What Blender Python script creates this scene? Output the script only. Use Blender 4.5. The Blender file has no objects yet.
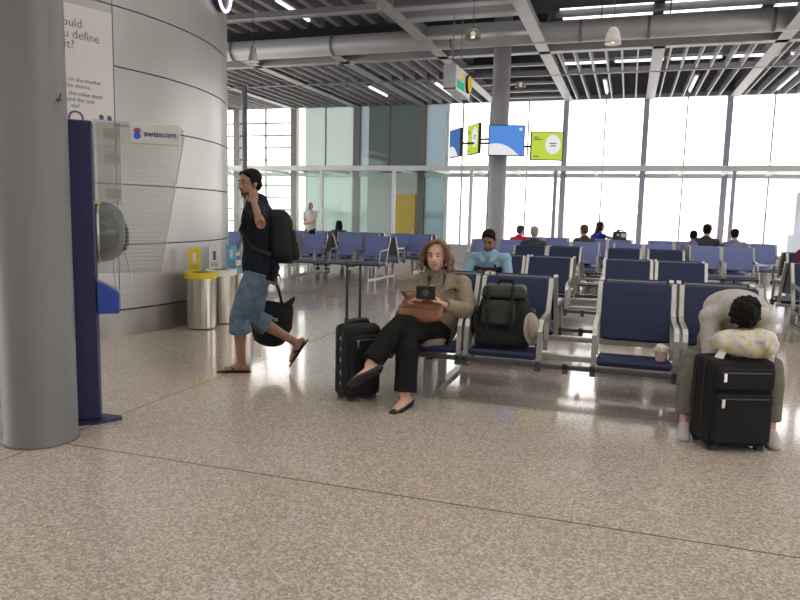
import bpy, bmesh, math, random
from mathutils import Vector, Matrix, Quaternion
random.seed(7)
V = Vector
PI = math.pi
scene = bpy.context.scene
COL = scene.collection

# ------------------------------------------------------------------ render settings
scene.view_settings.view_transform = 'Standard'
scene.view_settings.look = 'None'
scene.view_settings.gamma = 1
scene.view_settings.use_curve_mapping = False
scene.view_settings.exposure = 1.0

# ------------------------------------------------------------------ materials
MATS = {}
def mat(name, col, rough=.5, metal=0., var=.08, scale=12., bump=0., bscale=60., spec=.5, coat=0., sheen=0.):
    m = bpy.data.materials.new(name); m.use_nodes = True
    nt = m.node_tree; b = nt.nodes['Principled BSDF']
    tc = nt.nodes.new('ShaderNodeTexCoord')
    n = nt.nodes.new('ShaderNodeTexNoise'); n.inputs['Scale'].default_value = scale; n.inputs['Detail'].default_value = 3
    nt.links.new(tc.outputs['Object'], n.inputs['Vector'])
    r = nt.nodes.new('ShaderNodeValToRGB')
    r.color_ramp.elements[0].position = .3; r.color_ramp.elements[1].position = .7
    r.color_ramp.elements[0].color = (*[c*(1-var) for c in col], 1)
    r.color_ramp.elements[1].color = (*[min(1, c*(1+var)) for c in col], 1)
    nt.links.new(n.outputs['Fac'], r.inputs['Fac']); nt.links.new(r.outputs['Color'], b.inputs['Base Color'])
    if rough >= .75 and spec == .5: spec = .15
    b.inputs['Roughness'].default_value = rough; b.inputs['Metallic'].default_value = metal
    b.inputs['Specular IOR Level'].default_value = spec
    if coat: b.inputs['Coat Weight'].default_value = coat
    if sheen: b.inputs['Sheen Weight'].default_value = sheen
    if bump:
        n2 = nt.nodes.new('ShaderNodeTexNoise'); n2.inputs['Scale'].default_value = bscale
        nt.links.new(tc.outputs['Object'], n2.inputs['Vector'])
        bp = nt.nodes.new('ShaderNodeBump'); bp.inputs['Strength'].default_value = bump; bp.inputs['Distance'].default_value = .01
        nt.links.new(n2.outputs['Fac'], bp.inputs['Height']); nt.links.new(bp.outputs['Normal'], b.inputs['Normal'])
    MATS[name] = m
    return m
def emat(name, col, strength):
    m = bpy.data.materials.new(name); m.use_nodes = True
    nt = m.node_tree; nt.nodes.clear()
    o = nt.nodes.new('ShaderNodeOutputMaterial'); e = nt.nodes.new('ShaderNodeEmission')
    e.inputs['Color'].default_value = (*col, 1); e.inputs['Strength'].default_value = strength
    nt.links.new(e.outputs[0], o.inputs[0]); return m
def glass(name, tint, refl=.08, rough=.02, diffuse=0., dcol=(.8, .85, .85)):
    """architectural glass: clear transmission plus fresnel reflection, optional frosting"""
    m = bpy.data.materials.new(name); m.use_nodes = True
    nt = m.node_tree; nt.nodes.clear()
    o = nt.nodes.new('ShaderNodeOutputMaterial')
    t = nt.nodes.new('ShaderNodeBsdfTransparent'); t.inputs['Color'].default_value = (*tint, 1)
    g = nt.nodes.new('ShaderNodeBsdfGlossy'); g.inputs['Roughness'].default_value = rough; g.inputs['Color'].default_value = (.9, .95, .95, 1)
    f = nt.nodes.new('ShaderNodeFresnel'); f.inputs['IOR'].default_value = 1.25 + refl
    mx = nt.nodes.new('ShaderNodeMixShader')
    geo = nt.nodes.new('ShaderNodeNewGeometry'); inv = nt.nodes.new('ShaderNodeMath'); inv.operation = 'SUBTRACT'; inv.inputs[0].default_value = 1
    mu = nt.nodes.new('ShaderNodeMath'); mu.operation = 'MULTIPLY'
    nt.links.new(geo.outputs['Backfacing'], inv.inputs[1]); nt.links.new(inv.outputs[0], mu.inputs[0]); nt.links.new(f.outputs[0], mu.inputs[1])
    nt.links.new(mu.outputs[0], mx.inputs[0]); nt.links.new(t.outputs[0], mx.inputs[1]); nt.links.new(g.outputs[0], mx.inputs[2])
    last = mx
    if diffuse:
        d = nt.nodes.new('ShaderNodeBsdfTranslucent'); d.inputs['Color'].default_value = (*dcol, 1)
        d2 = nt.nodes.new('ShaderNodeBsdfDiffuse'); d2.inputs['Color'].default_value = (*dcol, 1)
        a = nt.nodes.new('ShaderNodeMixShader'); a.inputs[0].default_value = .5
        nt.links.new(d.outputs[0], a.inputs[1]); nt.links.new(d2.outputs[0], a.inputs[2])
        m2 = nt.nodes.new('ShaderNodeMixShader'); m2.inputs[0].default_value = diffuse
        nt.links.new(mx.outputs[0], m2.inputs[1]); nt.links.new(a.outputs[0], m2.inputs[2]); last = m2
    nt.links.new(last.outputs[0], o.inputs[0]); return m

M = {}
M['alu'] = mat('aluminium cladding', (.42, .40, .385), .36, .55, .03, 2)
M['joint'] = mat('dark joint', (.05, .05, .05), .7)
M['skirt'] = mat('brushed steel skirt', (.36, .34, .31), .3, .8, .1, 3)
M['concrete'] = mat('grey painted concrete', (.15, .15, .146), .5, 0, .04, 3, .05, 40)
M['silver'] = mat('silver metal', (.47, .455, .43), .36, .75, .05, 20)
M['rail'] = mat('dark metal rail', (.10, .10, .105), .4, .6, .1)
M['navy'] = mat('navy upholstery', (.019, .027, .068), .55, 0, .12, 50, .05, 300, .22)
M['blue'] = mat('haze-lightened blue upholstery', (.165, .205, .44), .5, 0, .1, 50, .05, 300)  # far rows: window light and haze brightened into the seat colour
M['shell'] = mat('grey seat shell', (.16, .16, .165), .5, .2)
M['post'] = mat('navy kiosk paint', (.022, .022, .075), .35, .1, .05)
M['bluebox'] = mat('blue plastic', (.02, .06, .33), .35, 0, .05)
M['steel'] = mat('stainless steel', (.62, .57, .50), .25, .85, .04, 6)
M['yellow'] = mat('yellow plastic', (.72, .55, .03), .45, 0, .04)
M['white'] = mat('white plastic', (.75, .74, .72), .5, 0, .03)
M['lblue'] = mat('light blue plastic', (.18, .42, .60), .5, 0, .03)
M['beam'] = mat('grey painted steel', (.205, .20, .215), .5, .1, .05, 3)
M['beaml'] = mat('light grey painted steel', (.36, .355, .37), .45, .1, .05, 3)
M['beamd'] = mat('dark steel', (.05, .05, .055), .6, .1, .1, 3)
M['deck'] = mat('dark roof deck', (.075, .075, .078), .8, 0, .15, 1)
M['duct'] = mat('galvanised duct', (.46, .46, .47), .5, .2, .06, 2)
M['mull'] = mat('window frame grey', (.42, .42, .54), .4, .1, .05)  # veiling glare of the windows lifted into the frame colour
M['concretel'] = mat('light grey column paint', (.42, .42, .43), .5, 0, .04, 3)
M['stubble'] = mat('stubble', (.055, .032, .024), .7)
M['mullw'] = mat('white painted frame', (.78, .78, .78), .4, 0, .03)
M['steelcol'] = mat('brown grey steel column', (.19, .175, .165), .5, .1, .05)
M['wallw'] = mat('off white parapet', (.62, .60, .60), .6, 0, .03, 2)
M['wallg'] = mat('grey wall panel', (.66, .68, .68), .5, 0, .03, 1)
M['ochre'] = mat('ochre door paint', (.80, .50, .10), .5, 0, .06, 1)
M['black'] = mat('black fabric', (.010, .010, .011), .75, 0, .2, 60, .15, 250, .3)
M['blackp'] = mat('black plastic', (.012, .012, .012), .4)
M['zip'] = mat('zip metal', (.4, .4, .4), .3, .8)
M['chrome'] = mat('bright metal', (.6, .6, .6), .2, .9)
M['skin'] = mat('light skin', (.64, .38, .28), .5, 0, .05, 20)
M['skind'] = mat('tanned skin', (.30, .155, .10), .5, 0, .06, 20)
M['hairb'] = mat('black brown hair', (.010, .007, .006), .76, 0, .3, 80, .4, 120)
M['hairr'] = mat('auburn brown hair', (.16, .085, .045), .55, 0, .45, 60, .5, 90)
M['hairg'] = mat('grey hair', (.36, .33, .29), .6, 0, .2, 60, .4, 90)
M['hairx'] = mat('dark red brown hair', (.05, .018, .016), .76, 0, .3, 60, .4, 90)
M['lips'] = mat('lips', (.40, .13, .11), .45)
M['eye'] = mat('dark eye', (.03, .02, .015), .2)
M['tshirt'] = mat('dark navy cotton', (.010, .012, .019), .8, 0, .2, 30, .2, 60)
M['denim'] = mat('faded denim', (.11, .16, .21), .8, 0, .3, 14, .3, 120)
M['khaki'] = mat('khaki cloth', (.27, .22, .155), .8, 0, .15, 14, .3, 40)
M['scarf'] = mat('grey beige knit', (.23, .20, .165), .9, 0, .3, 40, .5, 80)
M['trouser'] = mat('black trouser cloth', (.012, .011, .011), .8, 0, .25, 30, .2, 60)
M['leather'] = mat('tan brown leather', (.27, .115, .05), .45, 0, .15, 10, .2, 40)
M['grey'] = mat('pale grey knit', (.46, .43, .395), .85, 0, .1, 40, .3, 100)
M['olive'] = mat('pale olive cloth', (.165, .155, .122), .85, 0, .12, 20, .3, 60)
M['shoe'] = mat('pale canvas shoe', (.50, .45, .42), .7, 0, .08)
M['polo'] = mat('light blue cotton', (.26, .42, .53), .8, 0, .08, 20, .2, 60)
M['poloband'] = mat('dark band cotton', (.02, .025, .04), .8)
M['red'] = mat('red cloth', (.70, .03, .045), .75, 0, .08)
M['dgrey'] = mat('dark grey cloth', (.055, .06, .075), .8, 0, .1)
M['brown'] = mat('brown cloth', (.10, .07, .065), .8, 0, .1)
M['lav'] = mat('lavender grey cloth', (.24, .24, .34), .8, 0, .1)
M['royal'] = mat('royal blue cloth', (.03, .06, .33), .8, 0, .1)
M['wcloth'] = mat('white cloth', (.72, .70, .68), .8, 0, .05)
M['maroon'] = mat('dark maroon cloth', (.10, .015, .04), .8, 0, .1)
M['green'] = mat('dark green nylon', (.016, .021, .016), .6, 0, .25, 20, .3, 80, .25)
M['green2'] = mat('dull green nylon', (.030, .038, .029), .6, 0, .2, 20, .3, 80, .25)
M['hat'] = mat('beige hat cloth', (.34, .29, .235), .85, 0, .12, 40, .3, 90)
M['pink'] = mat('pale pink paper', (.62, .42, .48), .7, 0, .2, 30, .3, 60)
M['cream'] = mat('cream paper', (.68, .60, .50), .7, 0, .2, 30, .3, 60)
M['screenblk'] = mat('black screen casing', (.015, .015, .018), .4)
M['navytxt'] = mat('navy print', (.02, .03, .13), .5)
M['graytxt'] = mat('grey print', (.16, .15, .16), .6)
M['purple'] = mat('purple print', (.09, .06, .22), .5)
M['poster'] = mat('pinkish white poster', (.66, .62, .61), .6, 0, .02, 2)
M['labelp'] = mat('brown grey label', (.33, .28, .25), .6)
M['signwhite'] = mat('pale sign board', (.58, .57, .57), .45, 0, .02)
M['logored'] = mat('red print', (.55, .05, .08), .5)
M['logoblue'] = mat('blue print', (.03, .09, .40), .5)
M['asphalt'] = mat('pale apron concrete', (.62, .62, .62), .9, 0, .03, .05)
M['hill'] = mat('pale hazy hedge', (.52, .55, .54), 1, 0, .1, .02)  # distance haze put into the hedge colour
M['jet'] = mat('pale blue outside cladding', (.52, .55, .62), .7, 0, .05, .5)
M['copper'] = mat('brown trim', (.22, .10, .05), .5)
M['glass'] = glass('clear window glass', (.97, .97, .965))
M['gglass'] = glass('green partition glass', (.89, .94, .92), .1)
M['frost'] = glass('frosted green glass', (.56, .62, .60), .1, .1, .62, (.36, .395, .385))
M['dglass'] = glass('dark green tinted glass', (.16, .185, .185), .25, .03, .45, (.15, .165, .165))
M['bglass'] = glass('blue tinted glass', (.36, .41, .44), .2, .03, .5, (.29, .335, .36))
M['acryl'] = glass('kiosk acrylic', (.88, .89, .88), .12, .03, .10, (.6, .62, .6))
M['hood'] = glass('grey green smoked acrylic', (.55, .56, .55), .3, .12, .45, (.36, .37, .36))
M['lamp'] = emat('fluorescent lamp', (1, .97, .95), 1.1)
M['lampw'] = emat('warm lamp', (1, .85, .6), 2.5)
M['ring'] = emat('white neon ring', (.95, .85, 1), 1.5)
M['scrblue'] = emat('blue screen image', (.10, .27, .70), .5)
M['scrblue2'] = emat('deep blue screen image', (.07, .16, .42), .5)
M['scrwhite'] = emat('white screen image', (.80, .80, .83), .5)
M['scrlime'] = emat('lime screen image', (.52, .66, .07), .5)
M['scrdark'] = emat('screen lettering', (.16, .20, .10), .5)
M['siggreen'] = emat('green sign panel', (.05, .48, .22), .45)
M['sigyel'] = emat('yellow sign panel', (.85, .55, .03), .42)
M['siggrey'] = mat('sign box grey', (.68, .68, .72), .4, .2)

# terrazzo floor -----------------------------------------------------------------
def floor_mat():
    m = bpy.data.materials.new('polished terrazzo'); m.use_nodes = True
    nt = m.node_tree; N = nt.nodes; L = nt.links; b = N['Principled BSDF']
    tc = N.new('ShaderNodeTexCoord')
    v = N.new('ShaderNodeTexVoronoi'); v.inputs['Scale'].default_value = 105; L.new(tc.outputs['Object'], v.inputs['Vector'])
    r = N.new('ShaderNodeValToRGB'); r.color_ramp.interpolation = 'CONSTANT'
    e = r.color_ramp.elements
    e[0].position = 0; e[0].color = (.35, .285, .235, 1)
    e[1].position = .24; e[1].color = (.46, .385, .325, 1)
    for p, c in ((.5, (.55, .47, .40, 1)), (.72, (.41, .34, .28, 1)), (.86, (.62, .545, .48, 1))):
        x = e.new(p); x.color = c
    sp = N.new('ShaderNodeSeparateColor'); L.new(v.outputs['Color'], sp.inputs[0]); L.new(sp.outputs[0], r.inputs['Fac'])
    n = N.new('ShaderNodeTexNoise'); n.inputs['Scale'].default_value = .7; n.inputs['Detail'].default_value = 4; L.new(tc.outputs['Object'], n.inputs['Vector'])
    mr = N.new('ShaderNodeMapRange'); mr.inputs['To Min'].default_value = .88; mr.inputs['To Max'].default_value = 1.1; L.new(n.outputs['Fac'], mr.inputs['Value'])
    hs = N.new('ShaderNodeMix'); hs.data_type = 'RGBA'; hs.blend_type = 'MULTIPLY'; hs.inputs['Factor'].default_value = 1
    L.new(r.outputs['Color'], hs.inputs['A']); L.new(mr.outputs['Result'], hs.inputs['B'])
    # inlaid joint strips on a square grid
    sx = N.new('ShaderNodeSeparateXYZ'); L.new(tc.outputs['Object'], sx.inputs[0])
    def strip(sock, off, per):
        a = N.new('ShaderNodeMath'); a.operation = 'SUBTRACT'; a.inputs[1].default_value = off - per/2; L.new(sock, a.inputs[0])
        q = N.new('ShaderNodeMath'); q.operation = 'FLOORED_MODULO'; q.inputs[1].default_value = per; L.new(a.outputs[0], q.inputs[0])
        s = N.new('ShaderNodeMath'); s.operation = 'SUBTRACT'; s.inputs[1].default_value = per/2; L.new(q.outputs[0], s.inputs[0])
        t = N.new('ShaderNodeMath'); t.operation = 'ABSOLUTE'; L.new(s.outputs[0], t.inputs[0])
        u = N.new('ShaderNodeMath'); u.operation = 'LESS_THAN'; u.inputs[1].default_value = .006; L.new(t.outputs[0], u.inputs[0])
        return u.outputs[0]
    mx = N.new('ShaderNodeMath'); mx.operation = 'MAXIMUM'
    L.new(strip(sx.outputs['X'], -3.22, 6.5), mx.inputs[0]); L.new(strip(sx.outputs['Y'], 3.15, 6.5), mx.inputs[1])
    jm = N.new('ShaderNodeMix'); jm.data_type = 'RGBA'; L.new(mx.outputs[0], jm.inputs['Factor'])
    L.new(hs.outputs['Result'], jm.inputs['A']); jm.inputs['B'].default_value = (.17, .115, .075, 1)
    L.new(jm.outputs['Result'], b.inputs['Base Color'])
    rr = N.new('ShaderNodeMapRange'); rr.inputs['To Min'].default_value = .07; rr.inputs['To Max'].default_value = .14; L.new(n.outputs['Fac'], rr.inputs['Value'])
    L.new(rr.outputs['Result'], b.inputs['Roughness'])
    b.inputs['Specular IOR Level'].default_value = .7
    return m
M['floor'] = floor_mat()

# ------------------------------------------------------------------ mesh helpers
def new_obj(name, me, parent=None, loc=None):
    o = bpy.data.objects.new(name, me); COL.objects.link(o)
    if parent: o.parent = parent
    if loc is not None: o.location = loc
    return o
def obj(name, bm, m, parent=None, smooth=False, loc=None, off=None):
    if off is not None: bmesh.ops.translate(bm, verts=bm.verts, vec=-V(off))
    bmesh.ops.recalc_face_normals(bm, faces=bm.faces)
    me = bpy.data.meshes.new(name); bm.to_mesh(me); bm.free()
    me.materials.append(m)
    if smooth:
        for p in me.polygons: p.use_smooth = True
    return new_obj(name, me, parent, loc)
def empty(name, loc=(0, 0, 0), rz=0, parent=None):
    o = bpy.data.objects.new(name, None); COL.objects.link(o); o.location = loc; o.rotation_euler = (0, 0, rz)
    o.empty_display_size = .1
    if parent: o.parent = parent
    return o
def tag(o, label, cat, group=None):
    o['label'] = label; o['category'] = cat
    if group: o['group'] = group
    return o
def struct(o): o['kind'] = 'structure'; return o
def BM(): return bmesh.new()
def box(bm, x0, x1, y0, y1, z0, z1, bev=0, seg=2, Mx=None):
    r = bmesh.ops.create_cube(bm, size=1)
    vs = r['verts']
    bmesh.ops.scale(bm, vec=(x1-x0, y1-y0, z1-z0), verts=vs)
    bmesh.ops.translate(bm, vec=((x0+x1)/2, (y0+y1)/2, (z0+z1)/2), verts=vs)
    if bev:
        es = list({e for v in vs for e in v.link_edges})
        rr = bmesh.ops.bevel(bm, geom=es, offset=bev, segments=seg, affect='EDGES', profile=.5)
        vs = list({v for f in rr['faces'] for v in f.verts} | {v for v in vs if v.is_valid})
    if Mx is not None: bmesh.ops.transform(bm, matrix=Mx, verts=[v for v in vs if v.is_valid])
    return vs
def poly_prism(bm, pts, d):
    """extrude closed 3d polygon by vector d"""
    a = [bm.verts.new(p) for p in pts]; b = [bm.verts.new(V(p)+V(d)) for p in pts]
    n = len(a); bm.faces.new(a); bm.faces.new(b[::-1])
    for i in range(n): bm.faces.new((a[i], b[i], b[(i+1) % n], a[(i+1) % n]))
    return a+b
def perp(t, side=None):
    t = t.normalized()
    if side is None: side = V((0, 0, 1)) if abs(t.z) < .9 else V((1, 0, 0))
    s = side - t*side.dot(t)
    if s.length < 1e-5: s = t.orthogonal()
    s.normalize(); return s, t.cross(s)
def tube(bm, pts, rad, side=None, n=12, cap='round'):
    pts = [V(p) for p in pts]
    if not isinstance(rad, (list, tuple)): rad = [rad]*len(pts)
    rad = [(r, r) if not isinstance(r, (list, tuple)) else r for r in rad]
    rings = []
    T = []
    for i in range(len(pts)):
        a = pts[max(0, i-1)]; b = pts[min(len(pts)-1, i+1)]; T.append((b-a).normalized())
    s0 = V(side) if side is not None else None
    prev = None
    def ring(p, s, u, a, b):
        return [bm.verts.new(p + s*(a*math.cos(2*PI*k/n)) + u*(b*math.sin(2*PI*k/n))) for k in range(n)]
    frames = []
    for t in T:
        s, u = perp(t, s0 if s0 is not None else prev); prev = s; frames.append((s, u))
    seq = []
    if cap == 'round':
        for ph in (80, 55, 28):
            c, d = math.cos(math.radians(ph)), math.sin(math.radians(ph))
            a, b = rad[0]; seq.append((pts[0]-T[0]*d*min(a, b), frames[0], a*c, b*c))
    for p, f, r in zip(pts, frames, rad): seq.append((p, f, r[0], r[1]))
    if cap == 'round':
        for ph in (28, 55, 80):
            c, d = math.cos(math.radians(ph)), math.sin(math.radians(ph))
            a, b = rad[-1]; seq.append((pts[-1]+T[-1]*d*min(a, b), frames[-1], a*c, b*c))
    for p, f, a, b in seq: rings.append(ring(p, f[0], f[1], a, b))
    for r0, r1 in zip(rings, rings[1:]):
        for k in range(n): bm.faces.new((r0[k], r0[(k+1) % n], r1[(k+1) % n], r1[k]))
    bm.faces.new(rings[0][::-1]); bm.faces.new(rings[-1])
def ell(bm, c, r, axes=None, n=2):
    rr = bmesh.ops.create_icosphere(bm, subdivisions=n, radius=1)
    if not isinstance(r, (list, tuple)): r = (r, r, r)
    Mx = Matrix.Diagonal((*r, 1))
    if axes is not None:
        R = Matrix((axes[0], axes[1], axes[2])).transposed().to_4x4(); Mx = R @ Mx
    bmesh.ops.transform(bm, matrix=Matrix.Translation(V(c)) @ Mx, verts=rr['verts'])
def lathe(bm, prof, c=(0, 0, 0), n=28, a0=0, a1=2*PI, axis=None):
    full = abs(a1-a0-2*PI) < 1e-6
    k = n if full else n+1
    rows = []
    for r, z in prof:
        rows.append([bm.verts.new((c[0]+r*math.cos(a0+(a1-a0)*i/n), c[1]+r*math.sin(a0+(a1-a0)*i/n), c[2]+z)) for i in range(k)])
    for p, q in zip(rows, rows[1:]):
        for i in range(n):
            j = (i+1) % k
            if i+1 < k or full: bm.faces.new((p[i], p[j], q[j], q[i]))
def sweep_rect(bm, pts, w, t):
    """flat bar following pts in the YZ plane: width w along X, thickness t"""
    pts = [V(p) for p in pts]; R = []
    for i, p in enumerate(pts):
        a = pts[max(0, i-1)]; b = pts[min(len(pts)-1, i+1)]; d = (b-a).normalized(); nn = V((0, -d.z, d.y))
        R.append([bm.verts.new(p+V((sx*w/2, 0, 0))+nn*sy*t/2) for sx, sy in ((-1, -1), (1, -1), (1, 1), (-1, 1))])
    for r0, r1 in zip(R, R[1:]):
        for k in range(4): bm.faces.new((r0[k], r0[(k+1) % 4], r1[(k+1) % 4], r1[k]))
    bm.faces.new(R[0][::-1]); bm.faces.new(R[-1])
def text_mesh(s, size, align='LEFT', extrude=.001, bold=0.):
    cu = bpy.data.curves.new('lettering', 'FONT'); cu.body = s; cu.size = size; cu.align_x = align; cu.extrude = extrude; cu.resolution_u = 3; cu.offset = bold
    o = bpy.data.objects.new('lettering', cu); COL.objects.link(o)
    bpy.context.view_layer.update()
    dg = bpy.context.evaluated_depsgraph_get()
    me = bpy.data.meshes.new_from_object(o.evaluated_get(dg)); bpy.data.objects.remove(o)
    bm = bmesh.new(); bm.from_mesh(me); bpy.data.meshes.remove(me)
    return bm
def remesh(name, bm, m, parent=None, vox=.012, smooth=6, off=None, fac=.5):
    if off is not None: bmesh.ops.translate(bm, verts=bm.verts, vec=-V(off))
    bmesh.ops.recalc_face_normals(bm, faces=bm.faces)
    me = bpy.data.meshes.new(name); bm.to_mesh(me); bm.free()
    o = bpy.data.objects.new(name, me); COL.objects.link(o)
    md = o.modifiers.new('r', 'REMESH'); md.mode = 'VOXEL'; md.voxel_size = vox; md.use_smooth_shade = True
    if smooth:
        sm = o.modifiers.new('s', 'SMOOTH'); sm.iterations = smooth; sm.factor = fac
    bpy.context.view_layer.update()
    dg = bpy.context.evaluated_depsgraph_get()
    me2 = bpy.data.meshes.new_from_object(o.evaluated_get(dg))
    o.modifiers.clear(); o.data = me2; bpy.data.meshes.remove(me)
    me2.materials.clear(); me2.materials.append(m)
    for p in me2.polygons: p.use_smooth = True
    if parent: o.parent = parent
    return o

# ------------------------------------------------------------------ setting: floor, ground, sky
CEIL = 6.4
bm = BM(); box(bm, -20, 12, -9, 23.7, -.2, 0); struct(obj('floor', bm, M['floor']))
bm = BM(); box(bm, -400, 400, 23.75, 600, -.7, -.5); box(bm, -400, 400, -400, -9.05, -.7, -.5); struct(obj('ground', bm, M['asphalt']))
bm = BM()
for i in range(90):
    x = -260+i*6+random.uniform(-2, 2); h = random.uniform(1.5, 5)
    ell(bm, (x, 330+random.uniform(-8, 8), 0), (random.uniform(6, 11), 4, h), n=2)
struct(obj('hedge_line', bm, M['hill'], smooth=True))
w = bpy.data.worlds.new('bright overcast sky'); scene.world = w; w.use_nodes = True
nt = w.node_tree; bg = nt.nodes['Background']
tc = nt.nodes.new('ShaderNodeTexCoord'); sz = nt.nodes.new('ShaderNodeSeparateXYZ'); nt.links.new(tc.outputs['Generated'], sz.inputs[0])
rp = nt.nodes.new('ShaderNodeValToRGB'); rp.color_ramp.elements[0].position = 0; rp.color_ramp.elements[1].position = .6
rp.color_ramp.elements[0].color = (1, .975, .955, 1); rp.color_ramp.elements[1].color = (1, .955, .91, 1)
nt.links.new(sz.outputs['Z'], rp.inputs[0]); nt.links.new(rp.outputs[0], bg.inputs['Color'])
bg.inputs['Strength'].default_value = 2.35

# ------------------------------------------------------------------ window wall
WY = 23.5; WT = 5.32; MX = [-16.8, -14.35, -11.93, -9.44, -6.99, -4.55, -2.14, .32, 2.70, 5.15, 7.6, 10.05]
bays = []
for k in range(len(MX)-1):
    x0, x1 = MX[k], MX[k+1]
    left = k <= 4
    fr = BM(); hw = .12 if k <= 4 else .085
    box(fr, x0-hw, x0+hw, WY-.12, WY+.12, 0, WT)
    if not left or k <= 1:
        xm = (x0+x1)/2; box(fr, xm-.02, xm+.02, WY-.05, WY+.05, .12, WT-.1)
    elif k in (2, 3):
        xm = (x0+x1)/2; box(fr, xm-.015, xm+.015, WY-.04, WY+.04, 2.9, WT-.1)
    box(fr, x0+hw, x1-hw*.7, WY-.08, WY+.08, WT-.12, WT)
    box(fr, x0+hw, x1-hw*.7, WY-.08, WY+.08, 0, .12)
    if k <= 1:
        for z in (1.0, 1.45, 1.9, 2.35, 3.3, 3.75, 4.2, 4.65): box(fr, x0+hw, x1-hw, WY-.03, WY+.05, z, z+.05)
    f = struct(obj(f'window_{k+1}', fr, M['steelcol'] if left else M['mull']))
    b = BM(); box(b, x0+hw, x1-hw*.7, WY-.09, WY+.09, 2.72, 2.86); obj('transom', b, M['mullw'], f)
    def pane(xa, xb, za, zb, m):
        b = BM(); box(b, xa, xb, WY-.006, WY+.006, za, zb); return obj('pane', b, m, f)
    if k <= 1 or k >= 5:
        pane(x0+hw, x1-hw, .12, 2.72, M['glass']); pane(x0+hw, x1-hw, 2.86, WT-.12, M['glass'])
    elif k == 2:
        xs = -11.5
        pane(x0+hw, xs, .12, 2.72, M['glass']); pane(x0+hw, xs, 2.86, WT-.12, M['glass'])
        pane(xs, x1-hw, .12, 2.72, M['frost']); pane(xs, x1-hw, 2.86, WT-.12, M['frost'])
    elif k == 3:
        pane(x0+hw, -9.0, .12, 2.72, M['frost']); pane(x0+hw, -9.0, 2.86, WT-.12, M['bglass']); pane(-9.0, x1-hw, 2.86, WT-.12, M['dglass'])
    elif k == 4:
        b = BM(); box(b, -6.13, -6.03, WY-.1, WY+.1, .12, WT-.12); obj('white_mullion', b, M['mullw'], f)
        b = BM(); box(b, -5.585, -5.535, WY-.05, WY+.05, .12, WT-.12); obj('thin_mullion', b, M['mull'], f)
        pane(x0+hw, -6.13, .12, 2.72, M['bglass']); pane(x0+hw, -6.13, 2.86, WT-.12, M['bglass'])
        pane(-6.03, x1-hw, .12, 2.72, M['glass']); pane(-6.03, x1-hw, 2.86, WT-.12, M['glass'])
# solid grey panel with the ochre door at the end of the frosted bay
bm = BM(); box(bm, -9.0, -7.12, WY-.05, WY+.05, .12, 2.72); struct(obj('wall_far', bm, M['wallg']))
bm = BM(); box(bm, -7.92, -7.18, WY-.12, WY-.05, .0, 2.1); d1 = struct(obj('door_1', bm, M['ochre']))
bm = BM(); box(bm, -7.28, -7.25, WY-.17, WY-.12, .95, 1.1, .01); obj('door_handle', bm, M['chrome'], d1)

# canopy and glazed partition in front of the window wall
CY = 21.0; PX = [-14.6, -12.13, -9.68, -7.17, -4.66, -2.13, .28, 2.66, 5.1, 7.6]
cp = tag(empty('glazed_partition', (-4, CY, 0)), 'long white framed glass partition with low parapet and ribbed canopy before the windows', 'partition')
o = (-4, CY, 0)
bm = BM(); box(bm, -17, 10, CY-.07, CY+.07, 2.78, 2.93); obj('top_beam', bm, M['mullw'], cp, off=o)
bm = BM(); box(bm, -17, 10, CY+.07, WY-.13, 2.88, 2.91); obj('canopy_sheet', bm, M['gglass'], cp, off=o)
for x in [PX[0]+i*1.23 for i in range(19)]:
    bm = BM(); box(bm, x-.03, x+.03, CY+.07, WY-.13, 2.79, 2.88); obj('canopy_rib', bm, M['mullw'], cp, off=o)
for i, x in enumerate(PX):
    bm = BM(); box(bm, x-.05, x+.05, CY-.05, CY+.05, 0, 2.78); obj('post', bm, M['mullw'] if x < -4 else M['mull'], cp, off=o)
for a, b_ in zip(PX, PX[1:]):
    bm = BM(); box(bm, a+.05, b_-.05, CY-.05, CY+.05, 0, .46); box(bm, a+.05, b_-.05, CY-.08, CY+.08, .46, .52); obj('parapet', bm, M['wallw'], cp, off=o)
    bm = BM(); box(bm, a+.05, b_-.05, CY-.006, CY+.006, .52, 2.78); obj('glass_panel', bm, M['gglass'] if a < -5 else M['glass'], cp, off=o)

# pale structure outside the right windows
bm = BM(); box(bm, 5.33, 7.4, 26.5, 29, -.5, 2.3); box(bm, 5.15, 5.33, 26.4, 26.8, -.5, 1.0); box(bm, 5.3, 7.6, 26.3, 29.2, 2.3, 2.45)
tag(obj('jet_bridge', bm, M['jet']), 'pale blue boxy structure standing outside the rightmost window', 'outside structure')

# ------------------------------------------------------------------ ceiling
bm = BM()
sk = [(-1.9, .25), (.5, 2.65), (2.9, 5.1), (5.3, 7.6)]
SY0, SY1 = 17.6, 18.75
CT = CEIL+.04
FILL_SKYLIGHTS = [(-6.3, -5.1), (-1.0, .3), (3.6, 4.9), (8.2, 9.4), (12.4, 13.2)]  # unseen roof openings added to light the foreground floor
ys = [-9]+[v for q in FILL_SKYLIGHTS for v in q]+[SY0]
for i in range(0, len(ys), 2): box(bm, -20, 12, ys[i], ys[i+1], CEIL, CT)
for q in FILL_SKYLIGHTS:
    for a, b_ in ((-20, -16.2), (-3.4, -3.1), (11.5, 12)): box(bm, a, b_, q[0], q[1], CEIL, CT)
box(bm, -20, 12, SY1, 24, CEIL, CT)
xs = [-20]+[v for s in sk for v in s]+[12]
for i in range(0, len(xs), 2): box(bm, xs[i], xs[i+1], SY0, SY1, CEIL, CT)
ceil = struct(obj('ceiling', bm, M['deck']))
for a, b_ in sk:
    bm = BM(); box(bm, a, b_, SY0, SY1, CEIL+.012, CEIL+.026); obj('skylight_pane', bm, M['glass'], ceil)
for q in FILL_SKYLIGHTS:  # panes over the added foreground openings
    for a, b_ in ((-16.2, -3.4), (-3.1, 11.5)):
        bm = BM(); box(bm, a, b_, q[0], q[1], CEIL+.012, CEIL+.026); obj('skylight_pane', bm, M['glass'], ceil)
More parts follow.
